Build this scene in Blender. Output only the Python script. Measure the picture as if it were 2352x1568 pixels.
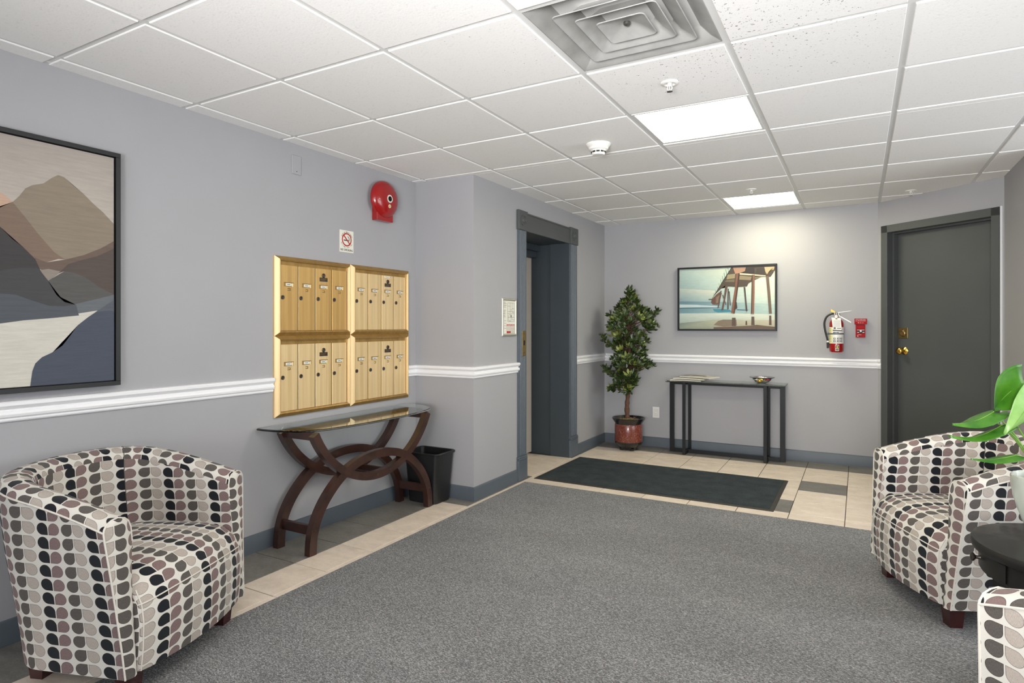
import bpy, bmesh, math, random
from mathutils import Vector, Matrix, Euler
random.seed(7)
PI = math.pi
for o in list(bpy.data.objects):
    bpy.data.objects.remove(o)
S = bpy.context.scene
COL = S.collection

# ------------------------------------------------------------------ camera
cam_d = bpy.data.cameras.new('camera')
cam = bpy.data.objects.new('camera', cam_d)
COL.objects.link(cam)
cam_d.sensor_width = 36.0
cam_d.lens = 1412.43 / 2352 * 36
cam_d.shift_y = -(784 - 747.33) / 2352
cam_d.clip_start = 0.05
cam.location = (0, 0, 1.289)
cam.rotation_euler = (PI / 2, 0, 0.51375)
S.camera = cam

# ------------------------------------------------------------------ light and exposure
S.view_settings.view_transform = 'Standard'
S.view_settings.look = 'None'
S.view_settings.gamma = 1
S.view_settings.exposure = 0.0
S.view_settings.use_curve_mapping = False
S.cycles.diffuse_bounces = 8
S.cycles.max_bounces = 14
W = bpy.data.worlds.new('world')
S.world = W
W.use_nodes = True
W.node_tree.nodes['Background'].inputs[0].default_value = (0.8, 0.9, 1.0, 1)
W.node_tree.nodes['Background'].inputs[1].default_value = 0.6

def area(name, loc, rot, sx, sy, power, col, spread=PI):
    l = bpy.data.lights.new(name, 'AREA')
    l.shape = 'RECTANGLE'; l.size = sx; l.size_y = sy
    l.energy = power; l.color = col; l.spread = spread
    o = bpy.data.objects.new(name, l)
    o.location = loc; o.rotation_euler = rot
    COL.objects.link(o)
    return o
# daylight through the glazed entrance front behind the camera
area('entrance_daylight', (0.1, -2.9, 1.35), (PI / 2, 0, 0), 5.0, 1.9, 82, (0.86, 0.93, 1.0))
# unseen area light added on the right to light the left wall evenly
area('side_fill', (3.1, 2.9, 1.5), (PI / 2, 0, PI / 2), 3.6, 1.6, 88, (0.92, 0.96, 1.0))
# the ceiling fixtures over the camera, outside the frame
area('ceiling_fixture_near', (-0.755, 0.99, 2.385), (0, 0, 0), 0.58, 0.58, 14, (1.0, 0.95, 0.88))
area('ceiling_fixture_entrance', (-0.755, -1.45, 2.385), (0, 0, 0), 0.58, 0.58, 22, (1.0, 0.95, 0.88))
# added fill light behind the camera, tilted up to brighten the ceiling
area('ceiling_fill', (-0.1, -1.1, 1.15), (math.radians(180 - 62), 0, math.radians(4)), 1.25, 0.8, 96, (1.0, 0.98, 0.97), math.radians(105))
PANEL = 20.5
PANEL_COL = (1.0, 0.95, 0.70)

# ------------------------------------------------------------------ materials
def newmat(name):
    m = bpy.data.materials.new(name); m.use_nodes = True
    nt = m.node_tree; nt.nodes.clear()
    out = nt.nodes.new('ShaderNodeOutputMaterial')
    b = nt.nodes.new('ShaderNodeBsdfPrincipled')
    nt.links.new(b.outputs[0], out.inputs[0])
    return m, nt, b
def lin(c):
    return tuple(((x / 255) / 12.92 if x / 255 <= .04045 else ((x / 255 + .055) / 1.055) ** 2.4) for x in c[:3]) + (1,)
def N(nt, t, **k):
    n = nt.nodes.new(t)
    for a, v in k.items():
        setattr(n, a, v)
    return n
def setin(nt, sock, v):
    if hasattr(v, 'is_output') or isinstance(v, bpy.types.NodeSocket):
        nt.links.new(v, sock)
    else:
        sock.default_value = v
def mth(nt, op, a, b=None, c=None, clamp=False):
    n = N(nt, 'ShaderNodeMath', operation=op); n.use_clamp = clamp
    setin(nt, n.inputs[0], a)
    if b is not None: setin(nt, n.inputs[1], b)
    if c is not None: setin(nt, n.inputs[2], c)
    return n.outputs[0]
def mix(nt, f, a, b):
    n = N(nt, 'ShaderNodeMix', data_type='RGBA')
    setin(nt, n.inputs[0], f); setin(nt, n.inputs[6], a); setin(nt, n.inputs[7], b)
    return n.outputs[2]
def coords(nt, kind='Object', scale=(1, 1, 1)):
    t = N(nt, 'ShaderNodeTexCoord'); m = N(nt, 'ShaderNodeMapping')
    m.inputs['Scale'].default_value = scale
    nt.links.new(t.outputs[kind], m.inputs[0])
    return m.outputs[0]
def noise(nt, vec, scale, detail=3, rough=.55):
    n = N(nt, 'ShaderNodeTexNoise'); n.inputs['Scale'].default_value = scale
    n.inputs['Detail'].default_value = detail; n.inputs['Roughness'].default_value = rough
    nt.links.new(vec, n.inputs['Vector']); return n.outputs[0]
def ramp(nt, f, stops):
    r = N(nt, 'ShaderNodeValToRGB'); e = r.color_ramp.elements
    while len(e) < len(stops): e.new(.5)
    for i, (p, c) in enumerate(stops):
        e[i].position = p; e[i].color = c if len(c) == 4 else lin(c)
    setin(nt, r.inputs[0], f); return r.outputs[0]
def bump(nt, b, h, strength=.3, dist=.002):
    n = N(nt, 'ShaderNodeBump'); n.inputs['Strength'].default_value = strength
    n.inputs['Distance'].default_value = dist
    setin(nt, n.inputs['Height'], h); nt.links.new(n.outputs[0], b.inputs['Normal'])
def mat(name, col, rough=.5, metal=0, spec=.5, var=0, vs=20, bmp=0, bs=200, coat=0, bd=.001):
    m, nt, b = newmat(name)
    b.inputs['Roughness'].default_value = rough; b.inputs['Metallic'].default_value = metal
    b.inputs['Specular IOR Level'].default_value = spec; b.inputs['Coat Weight'].default_value = coat
    c = lin(col)
    v = coords(nt)
    if var:
        n = noise(nt, v, vs, 4)
        lo = tuple(x * (1 - var) for x in c[:3]) + (1,); hi = tuple(min(1, x * (1 + var)) for x in c[:3]) + (1,)
        setin(nt, b.inputs[0], ramp(nt, n, [(.3, lo), (.7, hi)]))
    else:
        b.inputs[0].default_value = c
    if bmp:
        bump(nt, b, noise(nt, v, bs, 3), bmp, bd)
    return m
M = {}
M['wall'] = mat('wall_paint', (162, 161.5, 164.5), .55, spec=.35, var=.015, vs=3, bmp=.12, bs=260)
M['white'] = mat('white_trim_paint', (232, 232, 234), .35, spec=.5)
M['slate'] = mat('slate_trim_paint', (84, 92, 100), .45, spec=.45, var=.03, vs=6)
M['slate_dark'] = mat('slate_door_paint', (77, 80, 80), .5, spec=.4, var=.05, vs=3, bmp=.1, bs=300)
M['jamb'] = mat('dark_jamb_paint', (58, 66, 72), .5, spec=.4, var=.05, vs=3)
M['beige_door'] = mat('beige_door_paint', (196, 186, 174), .5)
M['black'] = mat('black_satin', (24, 25, 27), .4)
M['blackmetal'] = mat('black_metal', (22, 24, 27), .45, metal=.3)
M['blackframe'] = mat('black_frame', (22, 23, 25), .45)
M['plastic_black'] = mat('black_plastic', (26, 26, 27), .38, bmp=.15, bs=500)
M['void'] = mat('dark_cavity', (14, 14, 15), .9)
M['red'] = mat('red_enamel', (150, 8, 11), .22, coat=.5)
M['red2'] = mat('red_plastic', (160, 14, 24), .6, spec=.2)
M['whiteplastic'] = mat('white_plastic', (228, 227, 222), .4)
M['paper'] = mat('paper_white', (222, 220, 208), .7)
M['ink'] = mat('black_ink', (28, 26, 26), .7)
M['inkred'] = mat('red_ink', (172, 40, 34), .7)
M['inkwhite'] = mat('white_ink', (235, 225, 222), .7)
M['steel'] = mat('brushed_steel', (150, 148, 144), .42, metal=1)
M['pewter'] = mat('satin_nickel_frame', (196, 192, 180), .38, metal=.75)
M['darkmetal'] = mat('dark_lock_metal', (88, 80, 74), .35, metal=.8)
M['brass'] = mat('polished_brass', (222, 178, 84), .18, metal=1)
M['brass_old'] = mat('aged_brass', (150, 128, 84), .35, metal=.9, var=.2, vs=60)
M['grid'] = mat('white_grid_metal', (214, 214, 212), .45)
M['duct'] = mat('grey_duct_metal', (92, 98, 104), .4, metal=.7)
M['leg_wood'] = mat('mahogany_leg', (58, 20, 20), .25, coat=.4, var=.2, vs=30)
M['endtable'] = mat('black_lacquer', (26, 25, 23), .45, coat=.1, var=.15, vs=8)
M['wornedge'] = mat('worn_wood_edge', (168, 134, 104), .6)
M['stainless'] = mat('stainless_threshold', (120, 116, 108), .45, metal=.6)
M['rubber'] = mat('mat_rubber', (50, 46, 42), .7, bmp=.2, bs=400)
M['mirrorlabel'] = mat('label_cream', (226, 222, 168), .5)
M['yellow'] = mat('yellow_plastic', (232, 200, 70), .4)
M['hose'] = mat('black_hose', (22, 22, 22), .5)
M['seam'] = mat('seam_and_print_grey', (90, 84, 78), .9)  # dull grey for seams, joints and small print

# walnut-dark console wood with soft grain
m, nt, b = newmat('espresso_wood')
v = coords(nt, 'Object', (1, 1, 1))
n1 = noise(nt, v, 9, 5)
setin(nt, b.inputs[0], ramp(nt, n1, [(.3, (40, 22, 18)), (.7, (66, 38, 30))]))
b.inputs['Roughness'].default_value = .32; b.inputs['Coat Weight'].default_value = .25
M['espresso'] = m

# ceiling tile: fine pitted mineral board
m, nt, b = newmat('ceiling_tile_board')
v = coords(nt)
vo = N(nt, 'ShaderNodeTexNoise'); vo.inputs['Scale'].default_value = 120; vo.inputs['Detail'].default_value = 4
t = N(nt, 'ShaderNodeNewGeometry'); nt.links.new(t.outputs['Position'], vo.inputs['Vector'])
big = N(nt, 'ShaderNodeTexNoise'); big.inputs['Scale'].default_value = 1.6
nt.links.new(t.outputs['Position'], big.inputs['Vector'])
oi = N(nt, 'ShaderNodeObjectInfo')
k = mth(nt, 'MULTIPLY_ADD', oi.outputs['Random'], .05, .96)
base = mix(nt, ramp(nt, vo.outputs[0], [(.28, (0, 0, 0, 1)), (.40, (1, 1, 1, 1))]), lin((226, 225, 222)), lin((240, 239, 237)))
sc = N(nt, 'ShaderNodeMix', data_type='RGBA', blend_type='MULTIPLY'); sc.inputs[0].default_value = 1
setin(nt, sc.inputs[6], base)
cmb = N(nt, 'ShaderNodeCombineColor')
for i in range(3): setin(nt, cmb.inputs[i], k)
nt.links.new(cmb.outputs[0], sc.inputs[7]); nt.links.new(sc.outputs[2], b.inputs[0])
b.inputs['Roughness'].default_value = .9; b.inputs['Specular IOR Level'].default_value = .1
bump(nt, b, vo.outputs[0], .35, .0015)
M['tile'] = m
# the same board with dust specks blown from the air diffuser
m2 = m.copy(); m2.name = 'ceiling_tile_board_specked'; nt = m2.node_tree
b = [x for x in nt.nodes if x.type == 'BSDF_PRINCIPLED'][0]
g = N(nt, 'ShaderNodeNewGeometry'); vn = N(nt, 'ShaderNodeTexNoise'); vn.inputs['Scale'].default_value = 95; vn.inputs['Detail'].default_value = 2
nt.links.new(g.outputs['Position'], vn.inputs['Vector'])
vd = N(nt, 'ShaderNodeVectorMath', operation='DISTANCE'); nt.links.new(g.outputs['Position'], vd.inputs[0])
vd.inputs[1].default_value = (-0.42, 2.45, 2.4)
near = mth(nt, 'ADD', .655, mth(nt, 'MULTIPLY', vd.outputs['Value'], .11))
sp = mth(nt, 'GREATER_THAN', vn.outputs[0], near)
old = b.inputs[0].links[0].from_socket
th_ = N(nt, 'ShaderNodeMix', data_type='RGBA'); nt.links.new(mth(nt, 'MULTIPLY', sp, .75), th_.inputs[0]); nt.links.new(old, th_.inputs[6]); th_.inputs[7].default_value = lin((96, 94, 90))
nt.links.new(th_.outputs[2], b.inputs[0])
M['tile_specked'] = m2

# floor tiles
def stone(name, c1, c2, vein, amt):
    m, nt, b = newmat(name)
    g = N(nt, 'ShaderNodeNewGeometry'); mp = N(nt, 'ShaderNodeMapping'); mp.inputs['Scale'].default_value = (1, 1.6, 1)
    nt.links.new(g.outputs['Position'], mp.inputs[0])
    oi = N(nt, 'ShaderNodeObjectInfo')
    ad = N(nt, 'ShaderNodeVectorMath', operation='ADD'); nt.links.new(mp.outputs[0], ad.inputs[0])
    cc = N(nt, 'ShaderNodeCombineXYZ'); nt.links.new(mth(nt, 'MULTIPLY', oi.outputs['Random'], 30), cc.inputs[2]); nt.links.new(cc.outputs[0], ad.inputs[1])
    n1 = noise(nt, ad.outputs[0], 7, 6, .65)
    n2 = noise(nt, ad.outputs[0], 16, 5, .7)
    base = ramp(nt, n1, [(.3, c1), (.7, c2)])
    vv = mth(nt, 'ABSOLUTE', mth(nt, 'SUBTRACT', n2, .5))
    vm = mth(nt, 'MULTIPLY', mth(nt, 'LESS_THAN', vv, .012), amt)
    setin(nt, b.inputs[0], mix(nt, vm, base, lin(vein)))
    b.inputs['Roughness'].default_value = .42; b.inputs['Specular IOR Level'].default_value = .4
    bump(nt, b, n2, .12, .001)
    return m
M['tile_beige'] = stone('beige_floor_tile', (206, 190, 174), (230, 216, 201), (190, 172, 156), .35)
M['tile_dark'] = stone('charcoal_floor_tile', (100, 97, 93), (124, 120, 115), (158, 153, 146), .3)
M['grout'] = mat('brown_grout', (74, 64, 55), .85)

# carpet
m, nt, b = newmat('grey_loop_carpet')
g = N(nt, 'ShaderNodeNewGeometry')
mp = N(nt, 'ShaderNodeMapping'); mp.inputs['Scale'].default_value = (1, 2.2, 1); mp.inputs['Rotation'].default_value = (0, 0, .5)
nt.links.new(g.outputs['Position'], mp.inputs[0])
n1 = noise(nt, mp.outputs[0], 105, 4, .75); n2 = noise(nt, mp.outputs[0], 260, 2, .6); n3 = noise(nt, mp.outputs[0], 1.2, 2)
f = mth(nt, 'ADD', mth(nt, 'MULTIPLY', n1, .65), mth(nt, 'MULTIPLY', n2, .35))
f = mth(nt, 'ADD', f, mth(nt, 'MULTIPLY', mth(nt, 'SUBTRACT', n3, .5), .06))
setin(nt, b.inputs[0], ramp(nt, f, [(.38, (48, 48, 50)), (.5, (99, 99, 100)), (.62, (172, 171, 170))]))
b.inputs['Roughness'].default_value = .95; b.inputs['Specular IOR Level'].default_value = .1
b.inputs['Sheen Weight'].default_value = .15
bump(nt, b, f, .6, .004)
M['carpet'] = m
m, nt, b = newmat('blue_grey_mat_pile')
g = N(nt, 'ShaderNodeNewGeometry')
n1 = noise(nt, g.outputs['Position'], 190, 3, .7); n2 = noise(nt, g.outputs['Position'], 9, 3, .6)
f = mth(nt, 'ADD', mth(nt, 'MULTIPLY', n1, .75), mth(nt, 'MULTIPLY', n2, .25))
setin(nt, b.inputs[0], ramp(nt, f, [(.36, (36, 42, 46)), (.64, (70, 77, 80))]))
b.inputs['Roughness'].default_value = .95; b.inputs['Specular IOR Level'].default_value = .1
bump(nt, b, f, .5, .003)
M['matpile'] = m

# brushed gold of the mailboxes, grain along the given axis
def gold(name, lo, hi, rough, scale):
    m, nt, b = newmat(name)
    v = coords(nt, 'Object', scale)
    n1 = noise(nt, v, 1, 4, .6)
    oi = N(nt, 'ShaderNodeObjectInfo')
    b.inputs['Metallic'].default_value = .4
    setin(nt, b.inputs[0], ramp(nt, n1, [(.3, lo), (.7, hi)]))
    setin(nt, b.inputs['Roughness'], rough)
    return m
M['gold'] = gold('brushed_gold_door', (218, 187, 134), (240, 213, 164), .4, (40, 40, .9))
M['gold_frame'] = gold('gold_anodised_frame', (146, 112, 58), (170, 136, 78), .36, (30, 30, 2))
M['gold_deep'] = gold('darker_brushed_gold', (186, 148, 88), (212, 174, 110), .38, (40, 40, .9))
M['gold_bright'] = mat('pale_gold_edge', (246, 222, 170), .35, metal=.6)

# glass
def glass(name, tint, rough=0.0, spec=.5):
    m, nt, b = newmat(name)
    b.inputs[0].default_value = tint; b.inputs['Roughness'].default_value = rough
    b.inputs['Transmission Weight'].default_value = 1; b.inputs['IOR'].default_value = 1.5
    return m
M['glass'] = glass('table_glass', (.86, .95, .91, 1))
M['glass_clear'] = glass('clear_bowl_glass', (.93, .96, .94, 1))

# leaves
def leafmat(name, a, bcol, rough=.35, sub=.0):
    m, nt, b = newmat(name)
    v = coords(nt, 'Object'); n1 = noise(nt, v, 18, 3)
    setin(nt, b.inputs[0], ramp(nt, n1, [(.3, a), (.7, bcol)]))
    b.inputs['Roughness'].default_value = rough
    return m
M['leaf_tree'] = leafmat('tree_leaf', (26, 40, 20), (76, 95, 44), .3)
M['leaf_tree_new'] = leafmat('tree_leaf_young', (108, 124, 52), (142, 152, 74), .4)
M['leaf_phil'] = leafmat('philodendron_leaf', (40, 92, 16), (70, 122, 30), .33)
M['leaf_pale'] = leafmat('philodendron_leaf_pale', (108, 154, 74), (138, 178, 100), .36)
M['stem'] = leafmat('green_stem', (92, 138, 44), (122, 160, 70), .4)
M['bark'] = mat('tree_bark', (92, 62, 48), .85, var=.35, vs=40, bmp=.8, bs=60, bd=.006)
M['moss'] = mat('dried_moss', (122, 104, 72), .95, var=.4, vs=60, bmp=.8, bs=90, bd=.004)
M['potblack'] = mat('black_glazed_pot', (18, 18, 18), .15, coat=.6)
m, nt, b = newmat('embossed_terracotta_glaze')
v = coords(nt, 'Object', (1, 1, 1)); n1 = noise(nt, v, 34, 2, .5)
band = mth(nt, 'ABSOLUTE', mth(nt, 'SUBTRACT', n1, .5))
msk = mth(nt, 'LESS_THAN', band, .018)
setin(nt, b.inputs[0], mix(nt, msk, lin((112, 48, 36)), lin((150, 96, 74))))
b.inputs['Roughness'].default_value = .3; b.inputs['Coat Weight'].default_value = .4
bump(nt, b, mth(nt, 'MINIMUM', band, .04), 1, .05)
M['terracotta'] = m
m, nt, b = newmat('pale_green_textured_vase')
b.inputs[0].default_value = lin((206, 212, 200)); b.inputs['Roughness'].default_value = .25
b.inputs['Transmission Weight'].default_value = .25
M['vase'] = m

# patterned upholstery: rows of rounded drops in four colours on cream
m, nt, b = newmat('drop_pattern_fabric')
uv = N(nt, 'ShaderNodeUVMap'); uv.uv_map = 'UVMap'
sx = N(nt, 'ShaderNodeSeparateXYZ'); nt.links.new(uv.outputs[0], sx.inputs[0])
PU, PV, RX, RY = .0525, .0485, .0232, .0208
U = mth(nt, 'DIVIDE', sx.outputs[0], PU); V = mth(nt, 'DIVIDE', sx.outputs[1], PV)
colf = mth(nt, 'FLOOR', U)
typ = mth(nt, 'FLOORED_MODULO', colf, 4.0)
even = mth(nt, 'FLOORED_MODULO', colf, 2.0)              # 0: corner on the right, 1: corner on the left
sgx = mth(nt, 'SUBTRACT', 1.0, mth(nt, 'MULTIPLY', even, 2.0))
top = mth(nt, 'GREATER_THAN', typ, 1.5)
sgy = mth(nt, 'SUBTRACT', mth(nt, 'MULTIPLY', top, 2.0), 1.0)
px = mth(nt, 'MULTIPLY', mth(nt, 'SUBTRACT', mth(nt, 'FRACT', U), .5), PU)
px = mth(nt, 'DIVIDE', mth(nt, 'SUBTRACT', px, mth(nt, 'MULTIPLY', sgx, .0012)), RX)
py = mth(nt, 'DIVIDE', mth(nt, 'MULTIPLY', mth(nt, 'SUBTRACT', mth(nt, 'FRACT', V), .5), PV), RY)
qx = mth(nt, 'MULTIPLY', px, sgx); qy = mth(nt, 'MULTIPLY', py, sgy)
inq = mth(nt, 'MULTIPLY', mth(nt, 'GREATER_THAN', qx, 0.0), mth(nt, 'GREATER_THAN', qy, 0.0))
ln = mth(nt, 'SQRT', mth(nt, 'ADD', mth(nt, 'MULTIPLY', px, px), mth(nt, 'MULTIPLY', py, py)))
mx = mth(nt, 'MAXIMUM', mth(nt, 'ABSOLUTE', px), mth(nt, 'ABSOLUTE', py))
dd = mth(nt, 'ADD', mth(nt, 'MULTIPLY', inq, mx), mth(nt, 'MULTIPLY', mth(nt, 'SUBTRACT', 1.0, inq), ln))
mask = mth(nt, 'LESS_THAN', dd, 1.0)
edge = mth(nt, 'MULTIPLY', mask, mth(nt, 'GREATER_THAN', dd, .93))
mpv = N(nt, 'ShaderNodeMapping'); mpv.inputs['Scale'].default_value = (900, 160, 1); nt.links.new(uv.outputs[0], mpv.inputs[0])
wv = noise(nt, mpv.outputs[0], 1, 3, .7)
def shade(c, k):
    return ramp(nt, wv, [(.3, tuple(max(0, x * (1 - k)) for x in c)), (.7, tuple(min(255, x * (1 + k)) for x in c))])
cr = shade((200, 196, 188), .02)
c0, c1, c2, c3 = shade((22, 24, 29), .25), shade((116, 97, 95), .16), shade((80, 75, 71), .2), shade((164, 154, 145), .1)
a = mix(nt, mth(nt, 'GREATER_THAN', typ, .5), c0, c1)
a = mix(nt, mth(nt, 'GREATER_THAN', typ, 1.5), a, c2)
a = mix(nt, mth(nt, 'GREATER_THAN', typ, 2.5), a, c3)
fin = mix(nt, mask, cr, a)
fin = mix(nt, mth(nt, 'MULTIPLY', edge, .55), fin, lin((52, 46, 44)))
nt.links.new(fin, b.inputs[0])
b.inputs['Roughness'].default_value = .85; b.inputs['Specular IOR Level'].default_value = .2
b.inputs['Sheen Weight'].default_value = .1
bump(nt, b, wv, .25, .001)
M['fabric'] = m
M['piping'] = mat('cream_piping', (206, 200, 190), .85)

# prints: colours stored per face on flat art, with paint grain
def printmat(name, rough, grain, gs=(40, 40, 160)):
    m, nt, b = newmat(name)
    at = N(nt, 'ShaderNodeVertexColor'); at.layer_name = 'Col'
    n1 = noise(nt, coords(nt, 'Object', gs), 1, 5, .7)
    hs = N(nt, 'ShaderNodeHueSaturation'); nt.links.new(at.outputs[0], hs.inputs['Color'])
    setin(nt, hs.inputs['Value'], mth(nt, 'MULTIPLY_ADD', mth(nt, 'SUBTRACT', n1, .5), grain, 1.0))
    nt.links.new(hs.outputs[0], b.inputs[0]); b.inputs['Roughness'].default_value = rough
    return m
M['canvas'] = printmat('painted_canvas', .8, .55, (8, 8, 90))
M['photo'] = printmat('printed_photo', .6, .35, (12, 12, 60))
m, nt, b = newmat('glowing_diffuser')
b.inputs[0].default_value = (1, 1, 1, 1)
b.inputs['Emission Color'].default_value = PANEL_COL + (1,)
b.inputs['Emission Strength'].default_value = PANEL
M['panel'] = m

# ------------------------------------------------------------------ mesh helpers
class B:
    """collects shapes for ONE mesh object"""
    def __init__(s): s.bm = bmesh.new(); s.uv = s.bm.loops.layers.uv.new('UVMap')
    def box(s, x0, x1, y0, y1, z0, z1, bev=0, seg=1):
        r = bmesh.ops.create_cube(s.bm, size=1)
        vs = r['verts']
        for v in vs:
            v.co = Vector(((x0 + x1) / 2 + v.co.x * (x1 - x0), (y0 + y1) / 2 + v.co.y * (y1 - y0), (z0 + z1) / 2 + v.co.z * (z1 - z0)))
        if bev:
            es = list({e for v in vs for e in v.link_edges})
            bmesh.ops.bevel(s.bm, geom=es, offset=bev, segments=seg, affect='EDGES', profile=.6)
        return s
    def poly(s, pts, d):
        """prism from a planar polygon and an offset vector"""
        d = Vector(d); a = [s.bm.verts.new(p) for p in pts]; c = [s.bm.verts.new(Vector(p) + d) for p in pts]
        n = len(a); s.bm.faces.new(a); s.bm.faces.new(c[::-1])
        for i in range(n): s.bm.faces.new((a[i], c[i], c[(i + 1) % n], a[(i + 1) % n]))
        return s
    def hexa(s, p):
        """box from 8 corners, bottom ring then top ring"""
        v = [s.bm.verts.new(q) for q in p]
        for f in ((3, 2, 1, 0), (4, 5, 6, 7), (0, 1, 5, 4), (1, 2, 6, 5), (2, 3, 7, 6), (3, 0, 4, 7)):
            s.bm.faces.new([v[i] for i in f])
        return s
    def lathe(s, prof, c=(0, 0, 0), n=32, axis='z', sx=1, sy=1, cap=True, fn=None):
        rings = []
        for i, (r, z) in enumerate(prof):
            ring = []
            for k in range(n):
                a = 2 * PI * k / n; rr = r if fn is None else fn(r, z, a)
                x, y = rr * math.cos(a) * sx, rr * math.sin(a) * sy
                p = {'z': (x, y, z), 'y': (x, z, -y), 'x': (z, x, y)}[axis]
                ring.append(s.bm.verts.new((p[0] + c[0], p[1] + c[1], p[2] + c[2])))
            rings.append(ring)
        for a, b2 in zip(rings, rings[1:]):
            for k in range(n):
                s.bm.faces.new((a[k], a[(k + 1) % n], b2[(k + 1) % n], b2[k]))
        if cap:
            s.bm.faces.new(rings[0][::-1]); s.bm.faces.new(rings[-1])
        return s
    def tube(s, pts, r, n=8, cap=True):
        pts = [Vector(p) for p in pts]; rr = r if isinstance(r, (list, tuple)) else [r] * len(pts)
        rings = []; up = Vector((0, 0, 1)); prev = None
        for i, p in enumerate(pts):
            t = (pts[min(i + 1, len(pts) - 1)] - pts[max(i - 1, 0)]).normalized()
            if prev is None:
                a = t.cross(up if abs(t.z) < .9 else Vector((1, 0, 0))).normalized()
            else:
                a = (prev - t * prev.dot(t)).normalized()
            prev = a; bb = t.cross(a)
            rings.append([s.bm.verts.new(p + (a * math.cos(2 * PI * k / n) + bb * math.sin(2 * PI * k / n)) * rr[i]) for k in range(n)])
        for a, b2 in zip(rings, rings[1:]):
            for k in range(n): s.bm.faces.new((a[k], a[(k + 1) % n], b2[(k + 1) % n], b2[k]))
        if cap: s.bm.faces.new(rings[0][::-1]); s.bm.faces.new(rings[-1])
        return s
    def band(s, path, width, x0, x1):
        """flat bent bar following path [(y,z)] with given width, thickness x0..x1"""
        P = [Vector((0, y, z)) for y, z in path]; rows = []
        for i, p in enumerate(P):
            t = (P[min(i + 1, len(P) - 1)] - P[max(i - 1, 0)]).normalized(); nrm = Vector((0, -t.z, t.y)) * width / 2
            rows.append([s.bm.verts.new((x, q.y, q.z)) for x, q in ((x0, p - nrm), (x1, p - nrm), (x1, p + nrm), (x0, p + nrm))])
        for a, b2 in zip(rows, rows[1:]):
            for k in range(4): s.bm.faces.new((a[k], a[(k + 1) % 4], b2[(k + 1) % 4], b2[k]))
        s.bm.faces.new(rows[0][::-1]); s.bm.faces.new(rows[-1])
        return s
    def sheet(s, pts):
        s.bm.faces.new([s.bm.verts.new(p) for p in pts]); return s
    def rot(s, mtx):
        s.bm.transform(mtx); return s
    def mesh(s, name, mats, smooth=False, recalc=True):
        if recalc: bmesh.ops.recalc_face_normals(s.bm, faces=s.bm.faces)
        me = bpy.data.meshes.new(name); s.bm.to_mesh(me); s.bm.free()
        for mm in (mats if isinstance(mats, (list, tuple)) else [mats]): me.materials.append(mm)
        if smooth:
            me.polygons.foreach_set('use_smooth', [True] * len(me.polygons))
            if smooth != 'all':
                me.set_sharp_from_angle(angle=math.radians(smooth if smooth is not True else 40))
        return me
    def obj(s, name, m, parent=None, smooth=False, loc=None, recalc=True, label=None):
        return link(name, s.mesh(name, m, smooth, recalc), parent, loc, label)
def link(name, me, parent=None, loc=None, label=None):
    o = bpy.data.objects.new(name, me); COL.objects.link(o)
    if parent is not None: o.parent = parent
    if loc is not None: o.location = loc
    if label: o['label'] = label
    return o
def tag(o, label=None, cat=None, group=None, kind=None):
    for k, v in (('label', label), ('category', cat), ('group', group), ('kind', kind)):
        if v: o[k] = v
    return o
def thing(name, label, cat, loc=(0, 0, 0), rz=0, group=None):
    o = bpy.data.objects.new(name, None); o.empty_display_size = .1; COL.objects.link(o)
    o.location = loc; o.rotation_euler = (0, 0, rz)
    return tag(o, label, cat, group)
def struct(name, label=None, loc=(0, 0, 0), rz=0):
    o = bpy.data.objects.new(name, None); o.empty_display_size = .1; COL.objects.link(o)
    o.location = loc; o.rotation_euler = (0, 0, rz)
    return tag(o, label, None, None, 'structure')
def kids(o): return [c for c in bpy.data.objects if c.parent is o]
def dup(root, loc, rz, label, group=None):
    r = root.copy(); COL.objects.link(r); r.location = loc; r.rotation_euler = (0, 0, rz)
    r['label'] = label
    if group: r['group'] = group
    for ch in kids(root):
        c = ch.copy(); COL.objects.link(c); c.parent = r
        for g in kids(ch):
            d = g.copy(); COL.objects.link(d); d.parent = c
    return r
def text(body, size, mt, parent, loc, width=None, name='lettering', rz=0, align='CENTER', tilt=0, depth=.0004, bold=0):
    """flat raised lettering in the local xz plane, facing -y"""
    cu = bpy.data.curves.new('t', 'FONT'); cu.body = body; cu.size = size; cu.align_x = align; cu.align_y = 'CENTER'
    cu.extrude = depth; cu.offset = bold; cu.resolution_u = 2
    ob = bpy.data.objects.new('t', cu); COL.objects.link(ob)
    dg = bpy.context.evaluated_depsgraph_get(); me = bpy.data.meshes.new_from_object(ob.evaluated_get(dg))
    bpy.data.objects.remove(ob)
    xs = [v.co.x for v in me.vertices]
    k = (width / (max(xs) - min(xs))) if width and xs else 1
    me.transform(Matrix.Rotation(PI / 2, 4, 'X') @ Matrix.Diagonal((k, 1, 1, 1)))
    if tilt: me.transform(Matrix.Rotation(tilt, 4, 'Y'))
    me.name = name; me.materials.clear(); me.materials.append(mt)
    return link(name, me, parent, loc)
def printed(name, layers, mt, parent, depth=-.0002):
    """flat print: layers of (polygon [(x,z)], colour or per-point colours) stacked a hair apart along -y"""
    bm = bmesh.new(); cl = bm.loops.layers.color.new('Col')
    for i, (pts, col) in enumerate(layers):
        f = bm.faces.new([bm.verts.new((x, depth * i, z)) for x, z in pts])
        for j, lp in enumerate(f.loops):
            c = col[j] if isinstance(col[0], (list, tuple)) else col
            lp[cl] = tuple(((x / 255)) for x in c) + (1,)
    bmesh.ops.triangulate(bm, faces=[f for f in bm.faces if len(f.verts) > 4], ngon_method='EAR_CLIP')
    bm.normal_update()
    for f in bm.faces:
        if f.normal.y > 0: f.normal_flip()
    me = bpy.data.meshes.new(name); bm.to_mesh(me); bm.free(); me.materials.append(mt)
    return link(name, me, parent)
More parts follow.
